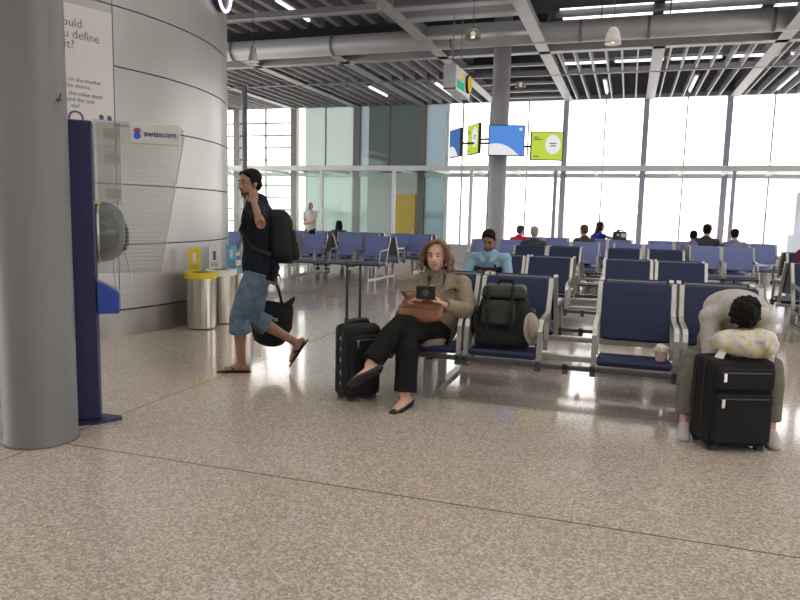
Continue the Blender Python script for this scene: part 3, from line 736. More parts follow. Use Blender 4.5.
# ------------------------------------------------------------------ luggage
def rbox(bm, sx, sy, sz, bev, z0=0, y0=0, x0=0, seg=4):
    return box(bm, x0-sx/2, x0+sx/2, y0-sy/2, y0+sy/2, z0, z0+sz, bev, seg)
def trolley(name, loc, rz, sx, sy, sz, label, handle=None, pockets=(), side_zip=True):
    """upright case, front faces local -Y"""
    t = tag(empty(name, loc, rz), label, 'suitcase')
    bm = BM(); rbox(bm, sx, sy, sz-.025, .045, .025); body = obj('shell', bm, M['black'], t, False)
    for p in body.data.polygons: p.use_smooth = p.area < .01
    bm = BM()
    for yy in (-sy*.18, sy*.22):
        q = []
        for a in range(33):
            an = 2*PI*a/32; c, s = math.cos(an), math.sin(an); e = .22
            q.append(((sx/2+.002)*math.copysign(abs(c)**e, c), yy, .045+(sz-.045)/2+((sz-.045)/2+.002)*math.copysign(abs(s)**e, s)))
        tube(bm, q, .006, n=6, cap='flat')
    obj('piping', bm, M['blackp'], t, True)
    for (z0, h, wd) in pockets:
        bm = BM(); rbox(bm, wd, .05, h, .02, z0, -sy/2-.005); pk = obj('front_pocket', bm, M['black'], t)
        bm = BM(); tube(bm, [(-wd/2+.03, -sy/2-.031, z0+h-.03), (wd/2-.03, -sy/2-.031, z0+h-.03)], .004, n=6); obj('zip', bm, M['rail'], pk)
        bm = BM(); box(bm, -wd/2+.035, -wd/2+.055, -sy/2-.040, -sy/2-.034, z0+h-.085, z0+h-.03, .002); obj('zip_pull', bm, M['chrome'], pk)
    bm = BM(); tube(bm, [(-.09, 0, sz-.01), (-.08, 0, sz+.025), (0, 0, sz+.035), (.08, 0, sz+.025), (.09, 0, sz-.01)], [(.018, .010)]*5, n=10); obj('top_handle', bm, M['blackp'], t, True)
    for s in (-1, 1):
        bm = BM(); tube(bm, [(s*(sx/2-.05)-.014, sy/2-.035, .036), (s*(sx/2-.05)+.014, sy/2-.035, .036)], .036, n=20, cap='flat'); obj('wheel', bm, M['blackp'], t, False)
        bm = BM(); box(bm, s*(sx/2-.05)-.035, s*(sx/2-.05)+.035, sy/2-.075, sy/2, .04, .10, .01); obj('wheel_housing', bm, M['blackp'], t)
        bm = BM(); box(bm, s*(sx/2-.06)-.025, s*(sx/2-.06)+.025, -sy/2+.02, -sy/2+.06, 0, .055, .006); obj('foot', bm, M['blackp'], t)
    if handle:
        wd, hz = handle
        hd = BM(); rbox(hd, wd+.035, .03, .035, .012, hz-.035, sy/2-.03); hh = obj('pull_handle', hd, M['blackp'], t)
        for s in (-1, 1):
            bm = BM(); tube(bm, [(s*wd/2, sy/2-.03, sz-.03), (s*wd/2, sy/2-.03, hz-.02)], .011, n=10); obj('rod', bm, M['blackp'], hh, True)
            bm = BM(); tube(bm, [(s*wd/2, sy/2-.03, sz-.01), (s*wd/2, sy/2-.03, sz+.03)], .018, n=10); obj('rod_collar', bm, M['blackp'], hh, True)
    if side_zip:
        bm = BM()
        for z in (.12, .2, .3, .38, .46): box(bm, -sx/2-.004, -sx/2+.002, -.02, -.005, z, z+.03, .001)
        obj('side_clasps', bm, M['chrome'], t)
    return t
trolley('rolling_suitcase', (-1.90, 4.80, 0), math.radians(53), .31, .21, .57, 'black rolling suitcase with raised pull handle left of the seated woman', handle=(.115, 1.04), pockets=((.10, .40, .25),))
trolley('rolling_suitcase', (.675, 4.66, 0), math.radians(20), .41, .27, .57, 'big black suitcase with front pockets in front of the slumped person', pockets=((.06, .31, .36), (.39, .14, .36)), side_zip=False)

# backpack lying upright on the seat
bp = tag(empty('hiking_backpack', (-.86, 5.19, .415), math.radians(6)), 'dark green and black hiking backpack on the seat beside the woman', 'backpack')
def soft(bm, x0, x1, y0, y1, z0, z1, bev, top=1., lean=0.):
    vs = [v for v in box(bm, x0, x1, y0, y1, z0, z1, bev, 4) if v.is_valid]; xc, yc = (x0+x1)/2, (y0+y1)/2
    for v in vs:
        u = (v.co.z-z0)/(z1-z0); k_ = 1+(top-1)*u; v.co.x = xc+(v.co.x-xc)*k_; v.co.y = yc+(v.co.y-yc)*k_+lean*u
        v.co += V((math.sin(v.co.z*37+v.co.y*20)*.005, math.sin(v.co.x*31+v.co.z*23)*.005, 0))
bm = BM(); soft(bm, -.205, .205, -.12, .15, .03, .40, .06, .88, .05); remesh('main_sack', bm, M['green'], bp, .010, 3)
bm = BM(); soft(bm, -.185, .175, -.10, .18, .375, .47, .035, .86, .02); remesh('lid_pocket', bm, M['green2'], bp, .009, 2)
bm = BM(); soft(bm, -.165, .10, -.155, -.08, .185, .365, .03, .9, .05); remesh('front_pocket', bm, M['green2'], bp, .009, 2)
bm = BM(); soft(bm, -.215, .215, -.155, .15, .012, .17, .055, .93, .02); remesh('black_base', bm, M['black'], bp, .010, 3)
for q in (-1, 1):
    bm = BM(); soft(bm, q*.205-.035, q*.205+.035, -.06, .10, .10, .30, .025, .9); remesh('side_pocket', bm, M['green'], bp, .009, 2)
for s in (-.12, .06):
    bm = BM(); tube(bm, [(s, -.085, .465), (s, -.112, .42), (s, -.128, .35), (s, -.158, .27), (s, -.168, .14)], [(.013, .004)]*5, side=(1, 0, 0), n=8); st = obj('strap', bm, M['black'], bp, True)
    bm = BM(); box(bm, s-.016, s+.016, -.150, -.132, .30, .335, .004); obj('buckle', bm, M['blackp'], st)
bm = BM(); tube(bm, [(-.06, .07, .46), (-.05, .07, .50), (.05, .07, .50), (.06, .07, .46)], [(.012, .004)]*4, n=8); obj('grab_loop', bm, M['black'], bp, True)
bm = BM(); tube(bm, [(.15, -.05, .12), (.24, -.02, .06), (.27, .02, .03)], [(.03, .012)]*3, n=10); obj('hip_belt', bm, M['black'], bp, True)
hat = tag(empty('sun_hat', (-.635, 5.09, .58)), 'beige sun hat hung on the side of the green backpack', 'hat')
hn = V((.80, -.58, .12)).normalized(); hu = V((-.12, 0, 1)); hs, ht = perp(hn, hu)
bm = BM(); ell(bm, (0, 0, 0), (.125, .085, .020), (hs, ht, hn), 3); obj('brim', bm, M['hat'], hat, True)
bm = BM(); ell(bm, hn*.018+hs*.01, (.085, .058, .055), (hs, ht, hn), 3); cw = obj('crown', bm, M['hat'], hat, True)
bm = BM(); q = [hn*.03+hs*(.084*math.cos(a*PI/12))+ht*(.058*math.sin(a*PI/12)) for a in range(25)]; tube(bm, q, .006, n=6); obj('band', bm, M['labelp'], hat, True)

# crumpled paper on the next seat
pk = tag(empty('paper_cup', (.275, 5.13, .412)), 'small crumpled pink and cream paper cup on the empty seat', 'paper cup')
bm = BM(); lathe(bm, [(0, 0), (.036, 0), (.048, .06), (.050, .065), (.044, .062), (.034, .008), (0, .008)], n=18)
for v in bm.verts: v.co += V((random.uniform(-.004, .004), random.uniform(-.004, .004), 0))
obj('cup', bm, M['pink'], pk)
bm = BM(); ell(bm, (.0, 0, .08), (.048, .045, .04), n=3)
for v in bm.verts: v.co += V((random.uniform(-.007, .007), random.uniform(-.007, .007), random.uniform(-.007, .007)))
obj('napkin', bm, M['cream'], pk)

# ------------------------------------------------------------------ people
def ik(a, b, l1, l2, hint):
    d = b-a; L = min(d.length, (l1+l2)*.999); dn = d.normalized()
    x = (l1*l1-l2*l2+L*L)/(2*L); h = math.sqrt(max(0, l1*l1-x*x))
    p = V(hint)-dn*V(hint).dot(dn)
    p = p.normalized() if p.length > 1e-4 else dn.orthogonal().normalized()
    return a+dn*x+p*h
def bez(a, m, b, t): return a*(1-t)**2+m*2*t*(1-t)+b*t*t
def hand(bm, wr, d, nrm, s, curl, left):
    """palm, five unequal bent fingers; d points to the fingers, nrm out of the palm"""
    d = d.normalized(); nrm = (nrm-d*nrm.dot(d)).normalized(); sd = d.cross(nrm)*(1 if left else -1)
    kn = wr+d*.085*s
    tube(bm, [wr, wr+d*.04*s, kn], [(.026*s, .018*s), (.040*s, .016*s), (.041*s, .013*s)], side=sd, n=12)
    for i, (off, ln) in enumerate(((.030, .070), (.010, .080), (-.011, .075), (-.030, .058))):
        p = kn+sd*off*s-d*.008*s; q = [p]; dd = d.copy()
        ax = sd.normalized()
        for k_, f in enumerate((.46, .31, .23)):
            an = curl*(.55+.3*k_); dd = (dd*math.cos(an)+nrm*math.sin(an)).normalized()
            p = p+dd*ln*f*s; q.append(p)
        tube(bm, q, [.0092*s, .0088*s, .0080*s, .0070*s], n=8)
    p = wr+d*.025*s+sd*.030*s; q = [p]
    t1 = (d*.75+sd*.65+nrm*.25).normalized(); t2 = (d*.9+sd*.1+nrm*(.25+curl*.4)).normalized()
    q += [p+t1*.042*s, p+t1*.042*s+t2*.034*s, p+t1*.042*s+t2*.058*s]
    tube(bm, q, [.0125*s, .0105*s, .0095*s, .0078*s], n=8)
def person(loc, J, label, skin, group=None, vox=.012):
    """one continuous body grown over a posed skeleton; all joints are given in hall coordinates"""
    o = V(loc); s = J.get('s', 1.0)
    pel, neck, head = V(J['pel']), V(J['neck']), V(J['head'])
    mid = V(J.get('mid', (pel+neck)/2)); side = V(J['side']).normalized(); ssh = V(J.get('sside', side)).normalized()
    hf = V(J['hf']).normalized(); hu = V(J.get('hu', (0, 0, 1))); hu = (hu-hf*hu.dot(hf)).normalized(); hl = hu.cross(hf)
    tt = (neck-mid).normalized()
    sh = {+1: neck-tt*.055*s+ssh*J.get('shw', .175)*s, -1: neck-tt*.055*s-ssh*J.get('shw', .175)*s}
    for q in (1, -1):
        if 'sh%+d' % q in J: sh[q] = V(J['sh%+d' % q])
    hip = {+1: pel+side*.09*s, -1: pel-side*.09*s}
    UA, FA, TH, SH = .30*s, .255*s, .43*s, .42*s
    el, wr, kn, an, ft = {}, {}, {}, {}, {}
    for q, k_ in ((1, 'L'), (-1, 'R')):
        wr[q] = V(J['wr'+k_]); el[q] = ik(sh[q], wr[q], UA, FA, J['el'+k_])
        an[q] = V(J['an'+k_]); kn[q] = ik(hip[q], an[q], TH, SH, J['kn'+k_]); ft[q] = V(J['ft'+k_]).normalized()
        L = (wr[q]-el[q]).length
        if L > FA: wr[q] = el[q]+(wr[q]-el[q])*(FA/L)
        L = (an[q]-kn[q]).length
        if L > SH: an[q] = kn[q]+(an[q]-kn[q])*(SH/L)
    gb = J.get('build', 1.0)
    secs = [(-.10, .11, .09), (0, .155, .105), (.14, .165, .11), (.32, .14, .098), (.55, .15, .105), (.75, .165, .11), (.88, .155, .095), (.97, .09, .07), (1.0, .06, .058)]
    def torso(bm, k_=1.0, add=0., t0=-.1, t1=1.0, lo=1.0):
        pts, rad = [], []
        for t, a, b in secs:
            if t < t0-1e-6 or t > t1+1e-6: continue
            pts.append(bez(pel, mid, neck, t) if t >= 0 else pel+(pel-mid).normalized()*(-t)*.9*s)
            rad.append((a*s*gb*k_+add, b*s*gb*k_*lo+add))
        tube(bm, pts, rad, side=side, n=20)
    def limb(bm, a, m, b, r, add=0., upto=2.0, cap='round', flare=0.):
        f1 = min(1, upto); pts = [a, a.lerp(m, f1*.5), a.lerp(m, f1)]; rr = [r[0], (r[0]*.55+r[1]*.45)*1.03, r[0]+(r[1]-r[0])*f1]
        if upto > 1:
            f2 = upto-1
            for g in (.3, .65, 1.0):
                u = g*f2; pts.append(m.lerp(b, u)); base = r[1]+(r[2]-r[1])*u
                if len(r) > 3: base += r[3]*max(0, 1-abs(u-.3)/.35)
                rr.append(base+flare*g)
        tube(bm, pts, [x*s+add for x in rr], n=14, cap=cap)
    AR = (.047, .038, .026, .004); LR = (.078, .053, .036, .010)
    bm = BM(); torso(bm)
    tube(bm, [neck-tt*.02*s, neck.lerp(head-hu*.05*s, .5), head-hu*.06*s-hf*.015*s], [.056*s, .052*s, .052*s], n=14)
    for q in (1, -1):
        ell(bm, sh[q], .058*s); tube(bm, [neck-tt*.03*s, sh[q]], [.05*s, .05*s], n=12)
        limb(bm, sh[q], el[q], wr[q], AR); limb(bm, hip[q], kn[q], an[q], LR)
        heel = an[q]-ft[q]*.045*s; fu = (V((0, 0, 1)) if abs(ft[q].z) < .8 else -ft[q].cross(side).cross(ft[q]))
        fs, f2 = perp(ft[q], None); dn = (kn[q]-an[q]).normalized(); dn = -(dn-ft[q]*dn.dot(ft[q])).normalized(); fs = ft[q].cross(dn).normalized()
        tube(bm, [heel+dn*.045*s, an[q]+ft[q]*.02*s+dn*.038*s, an[q]+ft[q]*.10*s+dn*.052*s, an[q]+ft[q]*.165*s+dn*.062*s], [(.031*s, .030*s), (.034*s, .038*s), (.040*s, .024*s), (.036*s, .014*s)], side=fs, n=12)
        dirh = V(J.get('hd'+('L' if q > 0 else 'R'), wr[q]-el[q])); nh = V(J.get('hn'+('L' if q > 0 else 'R'), -side*q))
        hand(bm, wr[q], dirh, nh, s, J.get('curl', .45), q > 0)
    A = (hl, hf, hu)
    ell(bm, head+hu*.025*s-hf*.008*s, (.074*s, .094*s, .092*s), A, 3)
    ell(bm, head-hu*.035*s+hf*.018*s, (.062*s, .072*s, .085*s), A, 3)
    ell(bm, head-hu*.092*s+hf*.052*s, (.032*s, .028*s, .026*s), A, 2)
    tube(bm, [head+hu*.01*s+hf*.083*s, head-hu*.028*s+hf*.100*s], [.009*s, .015*s], n=8)
    ell(bm, head-hu*.034*s+hf*.094*s, (.019*s, .013*s, .011*s), A, 2)
    ell(bm, head+hu*.018*s+hf*.076*s, (.05*s, .012*s, .010*s), A, 2)
    for q in (1, -1): ell(bm, head-hu*.01*s+hl*q*.075*s-hf*.005*s, (.010*s, .020*s, .033*s), A, 2)
    body = remesh('person', bm, skin, None, vox, 5, off=o); body.location = o
    tag(body, label, 'person', group)
    for q in (1, -1):
        bm = BM(); ell(bm, head+hu*.002*s+hf*.0825*s+hl*q*.030*s, (.0115*s, .006*s, .0058*s), A, 2); obj('eye', bm, M['eye'], body, True, off=o)
        bm = BM(); tube(bm, [head+hu*.024*s+hf*.086*s+hl*q*.016*s, head+hu*.027*s+hf*.082*s+hl*q*.045*s], .0045*s, n=6); obj('eyebrow', bm, J['hairm'], body, True, off=o)
    bm = BM(); tube(bm, [head-hu*.064*s+hf*.079*s-hl*.026*s, head-hu*.069*s+hf*.087*s, head-hu*.064*s+hf*.079*s+hl*.026*s], [.004*s, .0065*s, .004*s], n=6); obj('mouth', bm, M['lips'], body, True, off=o)
    # hair
    bm = BM(); st = J.get('hair', 'short')
    def hp(f, l, u): return head+hf*f*s+hl*l*s+hu*u*s
    if st in ('short', 'thin'):
        k_ = 1 if st == 'short' else .55
        ell(bm, hp(-.022, 0, .052), (.082*s, .094*s, .078*s), A, 3); ell(bm, hp(-.055, 0, -.005), (.074*s, .055*s, .068*s), A, 3)
        if st == 'short':
            for i in range(9): ell(bm, hp(.042+.006*math.cos(i), -.052+i*.013, .094-.5*abs(i-4)*.006+.004*math.sin(i*2)), .021*s, None, 1)
            for q in (1, -1): ell(bm, hp(.0, q*.068, .03), (.016*s, .035*s, .045*s), A, 2)
    elif st == 'bob':
        ell(bm, hp(-.03, 0, .052), (.090*s, .088*s, .082*s), A, 3); rnd = random.Random(3)
        for i in range(120):
            a = rnd.uniform(-1.85, 1.85); u = rnd.uniform(-.120, .060); r_ = .096+.012*rnd.random()+(.018 if u < .0 else .0)-(.012 if u > .035 else 0)
            ell(bm, hp(-r_*math.cos(a)*.95-.008, r_*math.sin(a)*1.05, u), rnd.uniform(.015, .026)*s, None, 1)
        for q in (1, -1):
            tube(bm, [hp(.040, .012, .118), hp(.066, .012+q*.040, .106), hp(.058, q*.082, .070), hp(.034, q*.106, .005)], [.014*s, .016*s, .018*s, .022*s], n=8)
            for i in range(14): ell(bm, hp(.045-.02*rnd.random(), q*(.098+.018*rnd.random()), .03-.011*i), rnd.uniform(.016, .023)*s, None, 1)
    elif st == 'long':
        ell(bm, hp(-.02, 0, .05), (.088*s, .098*s, .082*s), A, 3); tube(bm, [hp(-.045, 0, .02), hp(-.075, 0, -.12), hp(-.085, 0, -.26)], [(.095*s, .055*s), (.10*s, .05*s), (.075*s, .035*s)], side=hl, n=14)
        for q in (1, -1): tube(bm, [hp(.0, q*.075, .03), hp(.005, q*.085, -.10)], [.026*s, .022*s], n=8)
    elif st == 'messy':
        ell(bm, hp(-.02, 0, .045), (.096*s, .108*s, .088*s), A, 3); rnd = random.Random(5)
        for i in range(46):
            a, b = rnd.uniform(0, 2*PI), rnd.uniform(-.1, 1.45); ell(bm, hp(-.02+.10*math.cos(a)*math.cos(b), .095*math.sin(a)*math.cos(b), .045+.092*math.sin(b)), rnd.uniform(.014, .026)*s, None, 1)
        ell(bm, hp(-.075, 0, -.03), (.078*s, .05*s, .07*s), A, 2)
    remesh('hair', bm, J['hairm'], body, max(vox*.75, .006), 2, off=o)
    if J.get('beard'):
        bm = BM()
        ell(bm, hp(.016, 0, -.082), (.0605*s, .0655*s, .047*s), A, 3)
        tube(bm, [hp(.086, -.022, -.056), hp(.0965, 0, -.052), hp(.086, .022, -.056)], .005*s, n=6); remesh('beard', bm, M['stubble'], body, .006, 2, off=o)
    # clothes
    c = J['top']; bm = BM(); add = c.get('add', .014); torso(bm, 1.02, add, t0=c.get('t0', -.1), t1=.97, lo=c.get('lo', 1.0))
    for q in (1, -1):
        ell(bm, sh[q], (.058*s+add)); tube(bm, [neck-tt*.045*s, sh[q]], [.052*s+add, .052*s+add], n=12)
        limb(bm, sh[q], el[q], wr[q], AR, add, c['sleeve'], cap='flat')
    for cc in c.get('skirt', ()): tube(bm, cc[0], cc[1], side=side, n=18)
    tp = remesh(c['name'], bm, c['m'], body, max(vox*.8, .009), 3, off=o)
    c = J['bottom']; bm = BM(); add = c.get('add', .014)
    pts = [pel+(mid-pel).normalized()*.10*s, pel, pel-(mid-pel).normalized()*.06*s]; tube(bm, pts, [(.152*s+add, .105*s+add), (.158*s+add, .11*s+add), (.13*s+add, .095*s+add)], side=side, n=18)
    for q in (1, -1): limb(bm, hip[q], kn[q], an[q], LR, add, c['len'], cap='flat', flare=c.get('flare', 0))
    bt = remesh(c['name'], bm, c['m'], body, max(vox*.8, .009), 3, off=o)
    fw_ = J.get('shoes')
    if fw_:
        for q in (1, -1):
            dn = (kn[q]-an[q]).normalized(); dn = -(dn-ft[q]*dn.dot(ft[q])).normalized(); fs = ft[q].cross(dn).normalized(); a = an[q]
            bm = BM()
            if fw_[1] == 'flat':
                tube(bm, [a-ft[q]*.06*s+dn*.056*s, a+ft[q]*.03*s+dn*.060*s, a+ft[q]*.11*s+dn*.062*s, a+ft[q]*.185*s+dn*.066*s], [(.034*s, .026*s), (.036*s, .020*s), (.044*s, .026*s), (.034*s, .016*s)], side=fs, n=14)
            else:
                tube(bm, [a-ft[q]*.055*s+dn*.045*s, a+ft[q]*.02*s+dn*.035*s, a+ft[q]*.11*s+dn*.052*s, a+ft[q]*.19*s+dn*.062*s], [(.040*s, .040*s), (.044*s, .048*s), (.050*s, .034*s), (.042*s, .022*s)], side=fs, n=14)
            so = remesh('shoe', bm, fw_[0], body, .008, 2, off=o)
            bm = BM(); tube(bm, [a-ft[q]*.055*s+dn*.078*s, a+ft[q]*.03*s+dn*.079*s, a+ft[q]*.11*s+dn*.080*s, a+ft[q]*.19*s+dn*.080*s], [(.036*s, .006*s), (.036*s, .006*s), (.047*s, .006*s), (.036*s, .006*s)], side=fs, n=14); obj('sole', bm, M['blackp'] if fw_[1] == 'flat' else M['white'], so, True, off=o)
    J.update(dict(_sh=sh, _el=el, _wr=wr, _kn=kn, _an=an, _hip=hip, _ft=ft, body=body, top_o=tp, bottom_o=bt, hp=hp, A=A, ss=s, off=o, hfv=hf, huv=hu, hlv=hl))
    return body

# --- walking man -----------------------------------------------------------------
F = V((-.90, -.43, 0)).normalized(); Lf = V((-F.y, F.x, 0))
g0 = V((-3.03, 5.25, 0))
J = dict(s=1.0, build=1.1, pel=g0+V((.02, 0, .90)), mid=g0+V((.03, 0, 1.18)), neck=g0+V((.01, 0, 1.475)), head=g0+F*.055+V((.0, 0, 1.632)), hf=F*.60+V((.0, -.80, -.06)), side=Lf,
         wrL=g0-F*.005+Lf*.27+V((0, 0, 1.465)), elL=Lf*.14-F*.075+V((0, 0, -.207)), hdL=F*.12-Lf*.50+V((0, 0, .9)), hnL=-Lf-F*.1, curl=.5,
         wrR=g0-F*.13-Lf*.25+V((0, 0, .85)), elR=-F*.8-V((0, 0, .2)), hdR=V((0, 0, -1))-F*.1, hnR=Lf,
         anL=V((-3.135, 5.17, .085)), knL=F, ftL=F, anR=V((-2.745, 5.42, .26)), knR=F, ftR=F*.55+V((0, 0, -.84)),
         hair='short', hairm=M['hairb'], beard=True,
         top=dict(name='t_shirt', m=M['tshirt'], sleeve=.75, add=.022, t0=0), bottom=dict(name='denim_shorts', m=M['denim'], len=1.36, add=.028, flare=.012))
person(g0, J, 'man in dark t-shirt and cropped jeans walking left with a hand at his face', M['skind'], vox=.0075)
wm = J['body']
for q in (1, -1):
    a, ft, kn_ = J['_an'][q], J['_ft'][q], J['_kn'][q]
    dn = (kn_-a).normalized(); dn = -(dn-ft*dn.dot(ft)).normalized(); fs = ft.cross(dn).normalized()
    bm = BM(); tube(bm, [a-ft*.075+dn*.082, a+ft*.03+dn*.082, a+ft*.11+dn*.083, a+ft*.205+dn*.083], [(.036, .009), (.034, .009), (.048, .009), (.038, .009)], side=fs, n=14); fl = obj('flip_flop', bm, M['blackp'], wm, True, off=g0)
    bm = BM(); tube(bm, [a+ft*.04+dn*.07+fs*.042, a+ft*.08+dn*.038+fs*.03, a+ft*.14+dn*.045, a+ft*.08+dn*.038-fs*.03, a+ft*.04+dn*.07-fs*.042], [(.010, .005)]*5, n=8); obj('strap', bm, M['blackp'], fl, True, off=g0)
bm = BM(); tube(bm, [g0-F*.13+Lf*.10+V((0, 0, .99)), g0-F*.15+Lf*.09+V((0, 0, .92)), g0-F*.14+Lf*.10+V((0, 0, .84))], [.05, .06, .035], n=12); remesh('waist_jacket', bm, M['tshirt'], wm, .012, 3, off=g0)
# backpack on his back
B0 = g0-F*.232+Lf*.02+V((0, 0, 1.20))
t = tag(empty('daypack', B0), 'black daypack on the back of the walking man', 'backpack')
RB = Matrix((Lf, F, V((0, 0, 1)))).transposed().to_4x4()
bm = BM(); soft(bm, -.165, .165, -.12, .12, -.24, .22, .095, .86, .045); bmesh.ops.transform(bm, matrix=RB, verts=bm.verts); remesh('main_bag', bm, M['black'], t, .011, 4)
bm = BM(); soft(bm, -.13, .13, -.145, -.06, -.21, .05, .045, .9, .03); bmesh.ops.transform(bm, matrix=RB, verts=bm.verts); remesh('outer_pocket', bm, M['black'], t, .010, 3)
for q in (1, -1):
    bm = BM(); tube(bm, [V((0, 0, .17))+F*.10+Lf*q*.10, V((0, 0, .235))+F*.19+Lf*q*.11, V((0, 0, .19))+F*.295+Lf*q*.115, V((0, 0, .04))+F*.345+Lf*q*.125, V((0, 0, -.10))+F*.25+Lf*q*.19, V((0, 0, -.16))+F*.10+Lf*q*.17], [(.022, .006)]*6, n=10); obj('shoulder_strap', bm, M['black'], t, True)
bm = BM(); tube(bm, [V((0, 0, .20))-F*.02+Lf*.05, V((0, 0, .10))-F*.10+Lf*.09, V((0, 0, -.05))-F*.118+Lf*.10], .005, n=6); obj('yellow_zip', bm, M['khaki'], t, True)
# bag carried in his right hand
hb = J['_wr'][-1]+V((0, 0, -.085))
cb = V((hb.x-.01, hb.y-.005, .25))
t = tag(empty('carry_bag', (cb.x, cb.y, cb.z), math.atan2(F.y, F.x)), 'black soft bag carried low behind the walking man', 'bag')
bm = BM(); tube(bm, [(.02, 0, .0), (.0, 0, .12), (-.01, 0, .25), (-.02, 0, .32)], [(.15, .075), (.19, .085), (.19, .07), (.185, .025)], side=(1, 0, 0), n=20); tube(bm, [(-.14, 0, .30), (-.20, 0, .37)], [.04, .018], n=10); remesh('bag_body', bm, M['black'], t, .011, 3)
hl_ = Matrix.Rotation(-math.atan2(F.y, F.x), 3, 'Z') @ (hb-cb)
for y in (-.04, .04):
    bm = BM(); tube(bm, [(.12, y, .31), (.10, y*.7, (hl_.z+.33)/2+.03), (hl_.x, hl_.y, hl_.z), (-.06, y*.7, (hl_.z+.33)/2+.03), (-.10, y, .31)], .011, n=8); obj('handle', bm, M['black'], t, True)
bm = BM(); box(bm, -.06, -.02, .068, .082, .17, .20, .004); obj('clasp', bm, M['zip'], t)

# --- seated woman ----------------------------------------------------------------
g1 = V((-1.44, 5.1, 0)); S1 = V((1, 0, 0))
J = dict(s=1.0, pel=V((-1.42, 5.18, .485)), mid=V((-1.41, 5.34, .66)), neck=V((-1.41, 5.34, .905)), head=V((-1.425, 5.25, 1.085)), hf=V((.05, -1, -.03)), side=S1, sside=V((1, .12, 0)), shw=.172,
         wrL=V((-1.29, 4.98, .735)), elL=V((.9, .4, -.6)), hdL=V((-.60, -.35, .55)), hnL=V((-.35, -.2, -.9)),
         wrR=V((-1.555, 5.0, .725)), elR=V((-.42, .5, -.8)), hdR=V((.65, -.45, .45)), hnR=V((.4, -.1, -.9)), curl=.55,
         anR=V((-1.47, 4.66, .09)), knR=V((0, -.6, 1)), ftR=V((-.25, -.95, -.12)), anL=V((-1.715, 4.56, .315)), knL=V((-.35, -.15, 1)), ftL=V((-.78, -.55, -.42)),
         hair='bob', hairm=M['hairr'],
         top=dict(name='khaki_coat', m=M['khaki'], sleeve=1.9, add=.028, t0=-.1, skirt=[([(-1.16, 5.24, .62), (-1.14, 5.20, .52), (-1.17, 5.12, .43)], [(.06, .05), (.065, .05), (.05, .03)])]),
         bottom=dict(name='black_trousers', m=M['trouser'], len=1.93, add=.022, flare=.026), shoes=(M['blackp'], 'flat'))
person(g1, J, 'smiling woman with auburn curls in khaki coat sitting cross-legged on the nearest bench', M['skin'], vox=.0075)
wb = J['body']; hp = J['hp']
bm = BM()
q = [V((-1.42+.088*math.cos(a*PI/10), 5.325+.075*math.sin(a*PI/10), .945+.012*math.sin(a*1.3))) for a in range(21)]
tube(bm, q, .036, n=10); tube(bm, [(-1.40, 5.24, .94), (-1.41, 5.225, .84), (-1.40, 5.22, .74), (-1.40, 5.20, .66)], [(.05, .028), (.06, .028), (.055, .025), (.055, .02)], side=(1, 0, 0), n=12); remesh('scarf', bm, M['scarf'], wb, .01, 3, off=g1)
bm = BM()
for sx in (-1, 1):
    poly_prism(bm, [(-1.41+sx*.075, 5.235, .945), (-1.41+sx*.135, 5.26, .93), (-1.41+sx*.15, 5.225, .85), (-1.41+sx*.07, 5.205, .80)], (0, -.014, .004))
obj('coat_lapel', bm, M['khaki'], wb, off=g1)
bm = BM(); box(bm, -1.29, -1.22, 5.218, 5.232, .815, .84, .004); obj('coat_pocket_flap', bm, M['khaki'], wb, off=g1)
bm = BM(); ell(bm, (-1.255, 5.212, .828), (.012, .006, .012)); obj('coat_button', bm, M['blackp'], wb, True, off=g1)
# camera in her hands
t = tag(empty('compact_camera', (-1.40, 4.89, .83), math.radians(8)), 'small black camera held up by the seated woman', 'camera')
bm = BM(); box(bm, -.072, .072, -.02, .02, -.05, .05, .008); obj('camera_body', bm, M['blackp'], t)
bm = BM(); tube(bm, [(.0, -.018, 0), (0, -.032, 0)], .026, n=20, cap='flat'); obj('lens', bm, M['rail'], t)
bm = BM(); box(bm, .03, .055, -.01, .01, .05, .056, .002); obj('shutter_button', bm, M['chrome'], t)
# handbag on her lap
t = tag(empty('leather_handbag', (-1.46, 4.965, .60), math.radians(-4)), 'tan brown leather handbag on the lap of the seated woman', 'handbag')
bm = BM(); tube(bm, [(0, .0, .045), (0, .015, .09), (0, .03, .155), (-.01, .04, .20)], [(.185, .06), (.185, .065), (.165, .05), (.135, .025)], side=(1, 0, 0), n=20); remesh('bag_body', bm, M['leather'], t, .01, 3)
bm = BM(); tube(bm, [(-.11, -.0, .17), (-.14, -.03, .22), (-.06, -.05, .235), (.04, -.045, .22), (.10, -.01, .17)], [(.016, .008)]*5, n=10); obj('handle', bm, M['leather'], t, True)
bm = BM(); tube(bm, [(-.16, -.045, .105), (0, -.052, .115), (.16, -.045, .105)], .005, n=6); obj('seam', bm, M['copper'], t, True)

